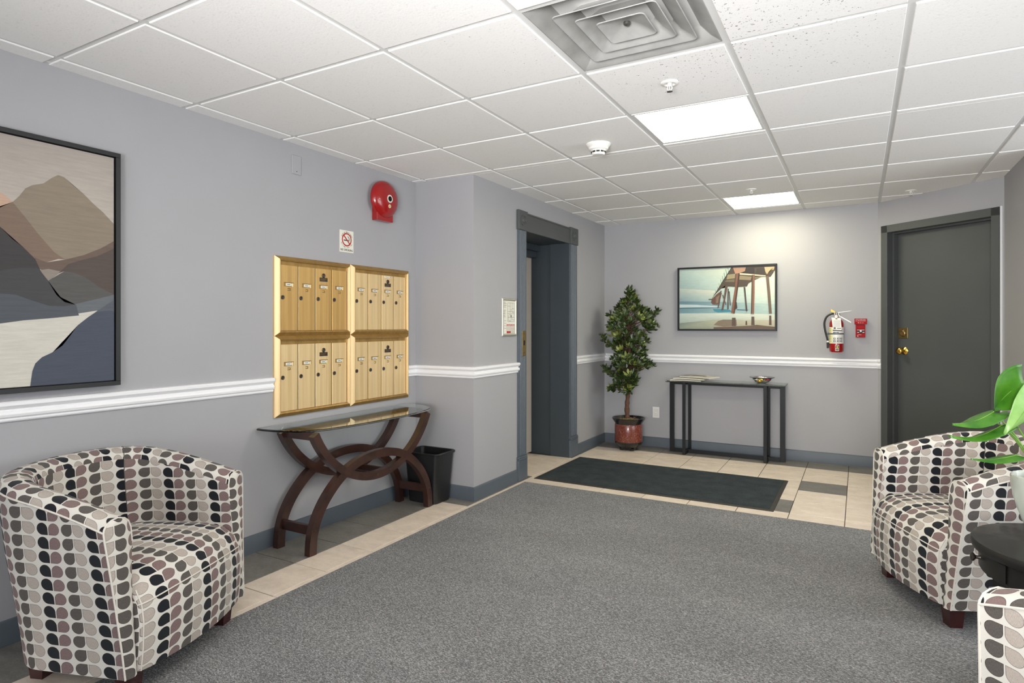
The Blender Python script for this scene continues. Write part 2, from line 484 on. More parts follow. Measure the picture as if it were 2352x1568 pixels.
def catmull(P, n=8, closed=False):
    out = []; L = len(P); rng = range(L if closed else L - 1)
    for i in rng:
        g = (lambda k: P[k % L]) if closed else (lambda k: P[max(0, min(L - 1, k))])
        p0, p1, p2, p3 = map(Vector, (g(i - 1), g(i), g(i + 1), g(i + 2)))
        for k in range(n):
            t = k / n
            out.append(.5 * ((2 * p1) + (p2 - p0) * t + (2 * p0 - 5 * p1 + 4 * p2 - p3) * t * t + (3 * p1 - p0 - 3 * p2 + p3) * t ** 3))
    if not closed: out.append(Vector(P[-1]))
    return out

# ------------------------------------------------------------------ room dimensions
H = 2.402
XL, XE, YR, YB = -3.0, -2.465, 3.795, 6.46          # left wall, elevator wall, return wall, back wall
CA, CB = Vector((.15, 6.46, 0)), Vector((.932, 5.782, 0))  # chamfer wall ends
CANG = math.atan2(CB.y - CA.y, CB.x - CA.x); CLEN = (CB - CA).length
XR, YJ, XF, YF = .94, 4.95, 3.2, -3.0

def wall(name, b, m='wall'):
    o = b.obj(name, M[m]); tag(o, kind='structure'); return o
wall('wall_left', B().box(XL - .15, XL, YF - .15, YR + .15, -.05, H + .1))
wall('wall_return', B().box(XL - .15, XE, YR, YR + .15, -.05, H + .1))
b = B().box(XE - .15, XE, YR + .15, 4.592, -.05, H + .1).box(XE - .15, XE, 5.50, YB + .15, -.05, H + .1).box(XE - .15, XE, 4.592, 5.50, 2.10, H + .1)
wall('wall_elevator', b)
wall('wall_back', B().box(XE, CA.x + .02, YB, YB + .15, -.05, H + .1))
# chamfer wall with its door opening (local frame: x along wall, y into the wall)
o = wall('wall_corner', B().box(-.03, .10, 0, .2, -.05, H + .1).box(.963, CLEN + .05, 0, .2, -.05, H + .1).box(.10, .963, 0, .2, 2.12, H + .1))
o.location = CA; o.rotation_euler = (0, 0, CANG)
wall('wall_right', B().box(XR, XR + .12, YJ, CB.y + .02, -.05, H + .1))
wall('wall_alcove', B().box(XR + .12, XF + .15, YJ, YJ + .12, -.05, H + .1))
wall('wall_side', B().box(XF, XF + .15, YF - .15, YJ, -.05, H + .1))
wall('wall_front', B().box(XL, XF, YF - .15, YF, -.05, H + .1))

# ------------------------------------------------------------------ ceiling
ceil = B().box(XL - .15, XF + .15, YF - .15, YB + .3, H + .05, H + .12).obj('ceiling', M['grid']); tag(ceil, kind='structure')
GX0, GY0, G = -2.889, 1.297, .6096
def clip(poly, hp):
    out = []
    a, bq, c = hp        # keep a*x+b*y<=c
    for i, p in enumerate(poly):
        q = poly[(i + 1) % len(poly)]
        dp, dq = a * p[0] + bq * p[1] - c, a * q[0] + bq * q[1] - c
        if dp <= 0: out.append(p)
        if (dp < 0 < dq) or (dq < 0 < dp):
            t = dp / (dp - dq); out.append((p[0] + (q[0] - p[0]) * t, p[1] + (q[1] - p[1]) * t))
    return out
nx, ny = -(CB.y - CA.y) / CLEN, (CB.x - CA.x) / CLEN
HPc = (nx, ny, nx * CA.x + ny * CA.y)
REG = [[(-1, 0, 3.0), (0, 1, YR), (1, 0, XR)],                        # left and middle, near
       [(-1, 0, -XE), (0, -1, -YR), (0, 1, YB), (1, 0, XR), HPc],     # far part
       [(-1, 0, -XR), (1, 0, XF), (0, 1, YJ)]]                        # alcove on the right
LIGHTCELLS = [(3, 3), (3, 7)]; DIFF = (3, 1)
def cell_polys(i, j, ins):
    x0, x1, y0, y1 = GX0 + G * i + ins, GX0 + G * (i + 1) - ins, GY0 + G * j + ins, GY0 + G * (j + 1) - ins
    for R in REG:
        p = [(x0, y0), (x1, y0), (x1, y1), (x0, y1)]
        for hp in R:
            p = clip(p, hp)
            if not p: break
        if p and len(p) >= 3:
            ar = abs(sum(p[k][0] * p[(k + 1) % len(p)][1] - p[(k + 1) % len(p)][0] * p[k][1] for k in range(len(p)))) / 2
            if ar > 2e-4: yield p
def tile_mesh(p, cx, cy):
    bm = bmesh.new(); n = len(p); rings = []
    mx_ = sum(q[0] for q in p) / n; my_ = sum(q[1] for q in p) / n
    for ins, z in ((0, -.0002), (0, -.0045), (.0025, -.006)):
        r = []
        for q in p:
            dx, dy = q[0] - mx_, q[1] - my_
            r.append(bm.verts.new((q[0] - cx - (math.copysign(ins, dx) if abs(dx) > .01 else 0), q[1] - cy - (math.copysign(ins, dy) if abs(dy) > .01 else 0), z)))
        rings.append(r)
    for a, c in zip(rings, rings[1:]):
        for k in range(n): bm.faces.new((a[k], a[(k + 1) % n], c[(k + 1) % n], c[k]))
    bm.faces.new(rings[0]); bm.faces.new(rings[-1][::-1])
    bmesh.ops.recalc_face_normals(bm, faces=bm.faces)
    me = bpy.data.meshes.new('ceiling_tile'); bm.to_mesh(me); bm.free(); return me
full = {}
for i in range(-1, 10):
    for j in range(-8, 9):
        if (i, j) in LIGHTCELLS or (i, j) == DIFF: continue
        for p in cell_polys(i, j, .0125):
            cx, cy = GX0 + G * (i + .5), GY0 + G * (j + .5)
            isfull = len(p) == 4 and abs(max(q[0] for q in p) - min(q[0] for q in p) - (G - .025)) < 1e-4 and abs(max(q[1] for q in p) - min(q[1] for q in p) - (G - .025)) < 1e-4
            sp = (i, j) in ((3, 2), (4, 2), (4, 1), (4, 0), (4, 3), (2, 1), (2, 2))
            if isfull:
                if sp not in full:
                    full[sp] = tile_mesh(p, cx, cy); full[sp].materials.append(M['tile_specked' if sp else 'tile'])
                me = full[sp]
            else:
                me = tile_mesh(p, cx, cy); me.materials.append(M['tile_specked' if sp else 'tile'])
            link('ceiling_tile', me, ceil, (cx, cy, H))
# T bars; runners deep, cross tees across
def bar(x0, x1, y0, y1, up=0):
    B().box(x0, x1, y0, y1, H + up, H + .03).obj('grid_bar', M['grid'], ceil)
for i in range(0, 10):
    x = GX0 + G * i
    y1 = YR if x < XE else (YB if x < CA.x else (CA.y + (x - CA.x) * (CB.y - CA.y) / (CB.x - CA.x) if x < XR else YJ))
    if i == 0: y1 = YR
    bar(x - .016, x + .016, YF, y1)
for j in range(-7, 9):
    y = GY0 + G * j
    x0 = XL if y < YR else XE
    x1 = XF if y < YJ else (XR if y < CB.y else CA.x + (y - CA.y) * (CB.x - CA.x) / (CB.y - CA.y))
    bar(x0, min(x1, XF), y - .016, y + .016, .0004)
# wall angle round the room
def angle_strip(p, q):
    p, q = Vector(p + (0,)), Vector(q + (0,)); t = (q - p).normalized(); n = Vector((-t.y, t.x, 0)) * .02
    B().poly([p + Vector((0, 0, H - .001)), q + Vector((0, 0, H - .001)), q + n + Vector((0, 0, H - .001)), p + n + Vector((0, 0, H - .001))], (0, 0, .01)).obj('wall_angle', M['grid'], ceil)
for p, q in (((XL, YR), (XL, YF)), ((XE, YR), (XL, YR)), ((XE, YB), (XE, YR)), ((CA.x, YB), (XE, YB)), ((CB.x, CB.y), (CA.x, YB)), ((XR, YJ), (XR, CB.y))):
    angle_strip(q, p) if False else angle_strip(p[::1], q[::1])

# ------------------------------------------------------------------ floor
floor = B().box(XL - .15, XF + .15, YF - .15, YB + .2, -.08, -.0035).obj('floor', M['grout']); tag(floor, kind='structure')
_tm = {}
def ftile(x0, x1, y0, y1, dark=False, g=.0024):
    w, d = x1 - x0 - 2 * g, y1 - y0 - 2 * g
    if w < .006 or d < .006: return
    k = (round(w, 3), round(d, 3), dark)
    if k not in _tm:
        _tm[k] = B().box(-w / 2, w / 2, -d / 2, d / 2, -.008, 0, .0012).mesh('floor_tile', M['tile_dark' if dark else 'tile_beige'])
    link('floor_tile', _tm[k], floor, ((x0 + x1) / 2, (y0 + y1) / 2, random.uniform(-.0004, 0)))
PY = .3352
ys = [1.993 + PY * k for k in range(-14, 6)] + [YR]
for y0, y1 in zip(ys, ys[1:]):
    last = y1 == YR
    ftile(XL, -2.668, y0, y1, True)
    ftile(-2.668, -2.435, y0, y1, last)
    ftile(-2.435, -2.400, y0, y1, False, .0015)
# strip beside the elevator wall up to the back
ys2 = [YR, 4.003, 4.338, 4.63]
for y0, y1 in zip(ys2, ys2[1:]): ftile(-2.435, -2.400, y0, y1, False, .0015)
ftile(XE, -2.435, YR, 4.60, True)
xs = [-2.435, -2.097, -1.760, -1.423, -1.086, -.750, -.417, -.081, .255, .592, .93]
yb = [4.47, 4.63, 4.965, 5.302, 5.640, 5.978, 6.165]
for x0, x1 in zip(xs, xs[1:]):
    for k, (y0, y1) in enumerate(zip(yb, yb[1:])):
        if x0 >= .5 and y1 > 6.0: continue
        dk = (x0 == -.417 and y0 == 5.302) or (x0 == -.750 and y0 == 4.63) or (x0 == -2.435 and False)
        ftile(x0, min(x1, XR), y0, min(y1, 6.165), dk)
    if x1 < .3: ftile(x0, x1, 6.165, YB, True)
ftile(XE, -2.435, 5.5, YB, True)
# elevator threshold floor
ftile(-2.78, XE + .03, 4.67, 5.50); ftile(-2.94, -2.78, 4.67, 5.50); ftile(-2.94, XE + .03, 4.60, 4.67, True)
# carpet field
cp = B().box(-2.400, XF, YF, 4.47, -.004, .003, .002).obj('carpet', M['carpet'], floor, label='grey flecked loop-pile carpet filling the middle of the floor')

# ------------------------------------------------------------------ baseboards and rails
def extrude_path(name, pts, prof, m, kind=None, parent=None):
    """prof: [(out, z)] swept along pts (room on the left of travel), mitred"""
    P = [Vector(p) for p in pts]; bm = bmesh.new(); rows = []
    for i, p in enumerate(P):
        d0 = (P[i] - P[i - 1]).normalized() if i else None
        d1 = (P[i + 1] - P[i]).normalized() if i < len(P) - 1 else None
        if d0 is None: d0 = d1
        if d1 is None: d1 = d0
        n0, n1 = Vector((-d0.y, d0.x)), Vector((-d1.y, d1.x)); mm = (n0 + n1); mm = mm / max(.2, mm.dot(n0))
        rows.append([bm.verts.new((p.x + mm.x * o_, p.y + mm.y * o_, z)) for o_, z in prof])
    n = len(prof)
    for a, c in zip(rows, rows[1:]):
        for k in range(n): bm.faces.new((a[k], a[(k + 1) % n], c[(k + 1) % n], c[k]))
    bm.faces.new(rows[0]); bm.faces.new(rows[-1][::-1])
    bmesh.ops.recalc_face_normals(bm, faces=bm.faces)
    me = bpy.data.meshes.new(name); bm.to_mesh(me); bm.free(); me.materials.append(m)
    me.polygons.foreach_set('use_smooth', [True] * len(me.polygons)); me.set_sharp_from_angle(angle=math.radians(25))
    o = link(name, me, parent)
    if kind: o['kind'] = kind
    return o
base_prof = [(0, 0), (.014, 0), (.014, .088), (.010, .097), (.004, .101), (0, .101)]
E0 = .0
extrude_path('baseboard_left', [(XE, 4.455), (XE, YR), (XL, YR), (XL, YF)], base_prof, M['slate'], 'structure')
extrude_path('baseboard_back', [(CA.x, YB), (XE, YB), (XE, 5.66)], base_prof, M['slate'], 'structure')
extrude_path('baseboard_right', [(XR, YJ), (XR, CB.y - .03)], base_prof, M['slate'], 'structure')
rz0 = .900
rail_prof = [(0, rz0), (.008, rz0), (.012, rz0 + .006), (.012, rz0 + .014), (.019, rz0 + .020), (.022, rz0 + .030), (.019, rz0 + .040), (.013, rz0 + .044),
             (.013, rz0 + .050), (.020, rz0 + .056), (.027, rz0 + .066), (.027, rz0 + .078), (.022, rz0 + .083), (0, rz0 + .085)]
extrude_path('trim_1', [(XL, 2.452), (XL, YF)], rail_prof, M['white'], 'structure')
extrude_path('trim_2', [(XE, 4.462), (XE, YR), (XL, YR), (XL, 3.682)], rail_prof, M['white'], 'structure')
cdir = (CB - CA).normalized()
extrude_path('trim_3', [(CA.x + cdir.x * .042, CA.y + cdir.y * .042), (CA.x, YB), (XE, YB), (XE, 5.66)], rail_prof, M['white'], 'structure')

# ------------------------------------------------------------------ elevator doorway (door_1); local frame on the wall: x=+Y world, y=-X world
d1 = struct('door_1', 'dark slate elevator doorway with fluted casing and corner rosettes', (XE, 0, 0), PI / 2)
def casing(y0, y1, z0, z1, nm='casing'):
    b = B(); w = y1 - y0
    b.box(y0, y1, -.016, 0, z0, z1, .002)
    for k in range(5):
        c = y0 + w * (.2 + .15 * k)
        b.tube([(c, -.016, z0 + .01), (c, -.016, z1 - .01)], .0055, 8)
    return b.obj(nm, M['slate'], d1, 40)
casing(4.452, 4.591, .20, 2.09); casing(5.500, 5.659, .20, 2.09)
for y0, y1 in ((4.442, 4.594), (5.494, 5.669)):
    B().box(y0, y1, -.024, 0, 0, .17, .003).box(y0 + .004, y1 - .004, -.028, 0, .17, .182, .003).box(y0, y1, -.024, 0, .182, .2, .003).obj('plinth', M['slate'], d1)
    b = B().box(y0 - .002, y1 + .002, -.026, 0, 2.085, 2.248, .003)
    o = b.obj('corner_block', M['slate_dark'], d1)
    c = ((y0 + y1) / 2, -.026, 2.168)
    B().lathe([(.045, 0), (.045, -.004), (.036, -.006), (.034, -.001), (.022, -.001), (.018, -.008), (.002, -.011)], c, 24, 'y').obj('rosette', M['slate_dark'], o, 30)
B().box(4.594, 5.494, -.016, 0, 2.085, 2.235, .003).box(4.594, 5.494, -.022, 0, 2.225, 2.238, .002).obj('header', M['slate_dark'], d1)
# recess lining: jamb toward the back (seen), jamb near, soffit
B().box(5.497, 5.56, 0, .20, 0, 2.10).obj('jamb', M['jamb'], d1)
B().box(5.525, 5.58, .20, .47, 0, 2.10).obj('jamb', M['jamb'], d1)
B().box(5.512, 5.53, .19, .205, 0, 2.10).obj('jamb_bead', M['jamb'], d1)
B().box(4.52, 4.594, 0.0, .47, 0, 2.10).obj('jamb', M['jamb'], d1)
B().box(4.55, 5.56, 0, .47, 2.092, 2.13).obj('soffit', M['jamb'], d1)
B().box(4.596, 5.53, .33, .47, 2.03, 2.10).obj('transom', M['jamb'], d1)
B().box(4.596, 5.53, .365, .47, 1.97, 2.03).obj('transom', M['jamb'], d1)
lf = B().box(4.596, 5.527, .428, .48, .012, 1.98, .002).obj('door_leaf', M['beige_door'], d1, label='pale beige sliding door leaf deep in the opening')
B().box(4.600, 4.603, .05, .06, 0, .01).obj('sill_edge', M['stainless'], d1)
pl = B().box(4.497, 4.562, -.026, -.0155, 1.035, 1.245, .002).obj('strike_plate', M['brass_old'], d1)
B().box(4.520, 4.540, -.0275, -.02, 1.125, 1.165).obj('latch_slot', M['void'], pl)
for zz in (1.06, 1.22): B().lathe([(.0045, 0), (.004, -.002), (.001, -.003)], (4.530, -.026, zz), 10, 'y').obj('screw', M['darkmetal'], pl)

# ------------------------------------------------------------------ corner door (door_2)
d2 = struct('door_2', 'dark grey flush door with brass knob in grey metal frame', CA, CANG)
b = B()
b.box(.042, .103, -.018, .12, 0, 2.176, .002).box(.962, 1.020, -.018, .12, 0, 2.176, .002).box(.042, 1.020, -.018, .12, 2.112, 2.176, .002)
b.obj('door_frame', M['slate_dark'], d2)
b = B().box(.103, .118, .045, .115, 0, 2.112, .001).box(.947, .962, .045, .115, 0, 2.112, .001).box(.118, .947, .045, .115, 2.098, 2.112, .001)
b.obj('door_stop', M['slate_dark'], d2)
lf = B().box(.106, .959, .100, .142, .01, 2.108, .002).obj('door_leaf', M['slate_dark'], d2)
kc = (.178, .1, 1.066)
B().lathe([(.034, 0), (.034, -.004), (.026, -.010), (.013, -.016), (.011, -.040), (.018, -.046), (.028, -.056), (.030, -.066), (.025, -.076), (.010, -.080), (.002, -.0805)], kc, 32, 'y').obj('knob', M['brass'], lf, 50)
o = B().box(.122, .212, .093, .101, 1.175, 1.272, .002).obj('lock_plate', M['brass_old'], lf)
B().lathe([(.030, 0), (.030, -.006), (.025, -.014), (.020, -.017), (.0195, -.012), (.012, -.012), (.011, -.018), (.001, -.018)], (.172, .094, 1.222), 28, 'y').obj('deadbolt', M['brass_old'], lf, 40)
B().box(1.020, 1.034, -.006, 0, 0, 2.18).obj('caulk_edge', M['white'], d2)

# ------------------------------------------------------------------ ceiling lights
def ceiling_light(j, label):
    cx, cy = GX0 + G * 3.5, GY0 + G * (j + .5)
    t = thing('ceiling_light', label, 'light', (cx, cy, H), 0, 'recessed panel lights in the ceiling')
    hw = G / 2 - .012
    b = B()
    for sx_, sy_ in ((1, 0), (-1, 0), (0, 1), (0, -1)):
        if sx_: b.box(sx_ * hw - .014 if sx_ > 0 else -hw, hw if sx_ > 0 else -hw + .014, -hw, hw, -.004, .01, .001)
        else: b.box(-hw + .014, hw - .014, hw - .014 if sy_ > 0 else -hw, hw if sy_ > 0 else -hw + .014, -.004, .01, .001)
    b.obj('frame', M['grid'], t)
    B().box(-hw + .012, hw - .012, -hw + .012, hw - .012, .001, .006).obj('diffuser', M['panel'], t)
ceiling_light(3, 'bright square panel light nearer the camera, in the row behind the air diffuser')
ceiling_light(7, 'bright square panel light close to the back wall, above the framed pier photo')

# ------------------------------------------------------------------ air diffuser
t = thing('air_diffuser', 'grey square air diffuser of nested louvres set in the ceiling grid', 'vent', (GX0 + G * 3.5, GY0 + G * 1.5, H))
M['diff'] = mat('diffuser_metal', (158, 158, 155), .4, var=.16, vs=9)
def sqring(prof, m=M['diff'], name='louvre', parent=t, rad=.02, n=4):
    bm = bmesh.new(); rings = []
    for h_, z in prof:
        r = []
        rr = min(rad, h_ * .6)
        for q in range(4):
            a0 = q * PI / 2 + 0
            sx_, sy_ = ((1, 1), (-1, 1), (-1, -1), (1, -1))[q]
            for k in range(n + 1):
                a = a0 + PI / 2 * k / n
                r.append(bm.verts.new((sx_ * (h_ - rr) + rr * math.cos(a), sy_ * (h_ - rr) + rr * math.sin(a), z)))
        rings.append(r)
    L = len(rings[0])
    for a, c in zip(rings, rings[1:]):
        for k in range(L): bm.faces.new((a[k], a[(k + 1) % L], c[(k + 1) % L], c[k]))
    if prof[-1][0] < .01: bm.faces.new(rings[-1])
    me = bpy.data.meshes.new(name); bm.to_mesh(me); bm.free(); me.materials.append(m)
    me.polygons.foreach_set('use_smooth', [True] * len(me.polygons)); me.set_sharp_from_angle(angle=math.radians(35))
    o = link(name, me, parent)
    so = o.modifiers.new('t', 'SOLIDIFY'); so.thickness = .0012; so.offset = 0
    return o
sqring([(.291, 0), (.288, .000), (.255, .018), (.220, .050), (.205, .085)], name='outer_louvre', rad=.004)
sqring([(.215, -.004), (.212, -.006), (.208, -.004), (.165, .022), (.140, .052), (.132, .080)])
sqring([(.152, -.004), (.149, -.006), (.146, -.004), (.110, .020), (.088, .046), (.080, .070)])
sqring([(.092, -.004), (.089, -.006), (.086, -.004), (.045, .016), (.018, .026), (.004, .028)], name='centre_louvre')
B().lathe([(.013, .02), (.013, .012), (.009, .008), (.002, .007)], (0, 0, 0), 16).obj('centre_screw', M['steel'], t, 40)
b = B().box(-.29, .29, -.29, .29, .20, .21).box(-.29, -.285, -.29, .29, .012, .2).box(.285, .29, -.29, .29, .012, .2).box(-.29, .29, -.29, -.285, .012, .2).box(-.29, .29, .285, .29, .012, .2)
b.obj('duct_box', M['duct'], t)
B().lathe([(.16, .10), (.16, .199)], (0, 0, 0), 28, cap=False).obj('duct_collar', M['void'], t, True)
b = B()
for k in range(6):
    a = k * PI / 3
    b.poly([(math.cos(a + q) * r_, math.sin(a + q) * r_, .13 + .02 * (k % 2)) for q, r_ in ((-.3, .03), (.3, .03), (.34, .15), (-.34, .15))], (0, 0, .004))
b.obj('damper_blades', M['duct'], t)
b = B().box(-.19, .19, -.006, .006, .075, .09).box(-.006, .006, -.19, .19, .075, .09)
b.obj('bracket', M['duct'], t)

# ------------------------------------------------------------------ sprinklers, smoke detector
def sprinkler(x, y, label, drop=True):
    t = thing('sprinkler_head', label, 'sprinkler', (x, y, H - .007), 0, 'sprinkler heads in the ceiling')
    B().lathe([(.040, .001), (.040, -.003), (.036, -.006), (.026, -.007), (.020, -.002), (.010, -.001)], n=28).obj('escutcheon', M['whiteplastic'], t, 40)
    b = B().lathe([(.010, 0), (.010, -.014), (.007, -.016)], n=12)
    b.tube([(.008, 0, -.014), (.011, 0, -.026), (.004, 0, -.038)], .0022, 6).tube([(-.008, 0, -.014), (-.011, 0, -.026), (-.004, 0, -.038)], .0022, 6)
    b.lathe([(.002, -.016), (.0022, -.036)], n=8)
    b.obj('frame_arms', M['whiteplastic'], t, 40)
    b = B().lathe([(.003, -.037), (.013, -.039), (.013, -.0405), (.003, -.042)], n=16)
    b.obj('deflector', M['steel'], t, 40)
sprinkler(-.752, 2.796, 'white sprinkler head with hanging deflector between diffuser and nearer panel light')
sprinkler(-.762, 5.311, 'small white sprinkler head just in front of the far panel light')
sprinkler(.37, 6.005, 'small white sprinkler head above the grey corner door')
t = thing('smoke_detector', 'white round smoke detector with slotted base on the ceiling', 'smoke detector', (-1.386, 3.53, H - .007))
B().lathe([(.076, .001), (.076, -.004), (.070, -.012), (.060, -.022)], n=40).obj('base', M['whiteplastic'], t, 40)
B().lathe([(.060, -.020), (.058, -.034), (.047, -.038), (.044, -.042), (.040, -.060), (.034, -.066), (.002, -.067)], n=40).obj('cap', M['whiteplastic'], t, 40)
for k in range(10):
    a = 2 * PI * k / 10
    b = B().box(-.010, .010, -.0015, .0015, -.0045, .0045); b.rot(Matrix.Translation((math.cos(a) * .0425, math.sin(a) * .0425, -.050)) @ Matrix.Rotation(a + PI / 2, 4, 'Z'))
    b.obj('slot', M['ink'], t)

# ------------------------------------------------------------------ wall items on the left wall (local frame rz=90: x=+Y world, -y towards room)
RL = PI / 2
# fire bell
t = thing('fire_bell', 'round red fire alarm bell mounted high on the left wall', 'alarm bell', (XL, 3.385, 2.19), RL)
B().box(-.085, .085, -.05, 0, -.155, .06, .004).obj('back_box', M['red'], t)
B().lathe([(.133, -.030), (.134, -.034), (.131, -.050), (.118, -.068), (.095, -.081), (.06, -.089), (.025, -.092), (.002, -.0925)], (0, 0, 0), 56, 'y').obj('gong', M['red'], t, 60)
B().lathe([(.10, -.032), (.10, -.02)], (0, 0, 0), 30, 'y').obj('gong_inside', M['void'], t)
o = B().lathe([(.028, -.0900), (.028, -.0935), (.001, -.0938)], (0, 0, 0.0), 28, 'y').obj('badge', M['paper'], t, 40)
B().lathe([(.019, -.0938), (.019, -.0946), (.012, -.0946), (.012, -.0938)], (0, 0, 0), 24, 'y').obj('badge_ring', M['ink'], o)
B().lathe([(.005, -.093), (.0045, -.097), (.001, -.098)], (0, 0, 0), 12, 'y').obj('badge_screw', M['darkmetal'], o, 40)
o = B().lathe([(.013, -.087), (.013, -.0912), (.001, -.0915)], (0, 0, -.052), 20, 'y').obj('sticker', M['mirrorlabel'], t)
B().box(-.002, .002, -.0922, -.0914, -.060, -.044).obj('sticker_mark', M['ink'], o)
# blank plate
t = thing('blank_plate', 'grey painted blank cover plate high on the left wall', 'cover plate', (XL, 2.628, 2.270), RL)
B().box(-.036, .036, -.006, 0, -.058, .058, .002).obj('plate', M['wall'], t)
B().lathe([(.003, -.006), (.002, -.008)], (0, 0, -.04), 8, 'y').obj('screw', M['ink'], t)
# no smoking sign
t = thing('no_smoking_sign', 'cream no smoking sign with red ring above the mailboxes', 'sign', (XL, 3.052, 1.853), RL)
B().box(-.064, .064, -.003, 0, -.0735, .0735, .0006).obj('board', M['paper'], t)
def ringm(r0, r1, n=40):
    b = B(); vs = []
    for k in range(n):
        a = 2 * PI * k / n; vs.append([b.bm.verts.new((r * math.cos(a), -.0036, r * math.sin(a))) for r in (r0, r1)])
    for k in range(n): b.bm.faces.new((vs[k][0], vs[k][1], vs[(k + 1) % n][1], vs[(k + 1) % n][0]))
    return b
b = ringm(.036, .045); b.poly([(-.027 + .003, -.0038, .027 + .003), (-.027 - .003, -.0038, .027 - .003), (.027 - .003, -.0038, -.027 - .003), (.027 + .003, -.0038, -.027 + .003)], (0, -.0002, 0))
b.rot(Matrix.Translation((0, 0, .012))).obj('red_ring', M['inkred'], t)
b = B().box(-.028, .016, -.0037, -.003, .004, .0105).box(.018, .021, -.0037, -.003, .004, .0105).box(.022, .0245, -.0037, -.003, .004, .0105)
b.tube([(.022, -.0035, .013), (.018, -.0035, .02), (.02, -.0035, .026), (.012, -.0035, .03), (.008, -.0035, .036)], .0012, 4).tube([(.025, -.0035, .013), (.023, -.0035, .022), (.018, -.0035, .029), (.014, -.0035, .034)], .001, 4)
b.obj('cigarette', M['ink'], t)
text('NO SMOKING', .021, M['ink'], t, (0, -.0035, -.058), width=.112)
for body, a0, rad, up in (('CITY OF WHITE ROCK', 155, .050, True), ('BY-LAW 1997 NO.', 205, .054, False)):
    nn = len(body); span = (155 - 25) if up else 130
    for k, ch in enumerate(body):
        if ch == ' ': continue
        a = math.radians(155 - span * k / (nn - 1)) if up else math.radians(205 + span * k / (nn - 1))
        tl = (PI / 2 - a) if up else (-(a - 1.5 * PI))
        text(ch, .0095, M['ink'], t, (math.cos(a) * rad, -.0035, .012 + math.sin(a) * rad), tilt=tl, name='letter')

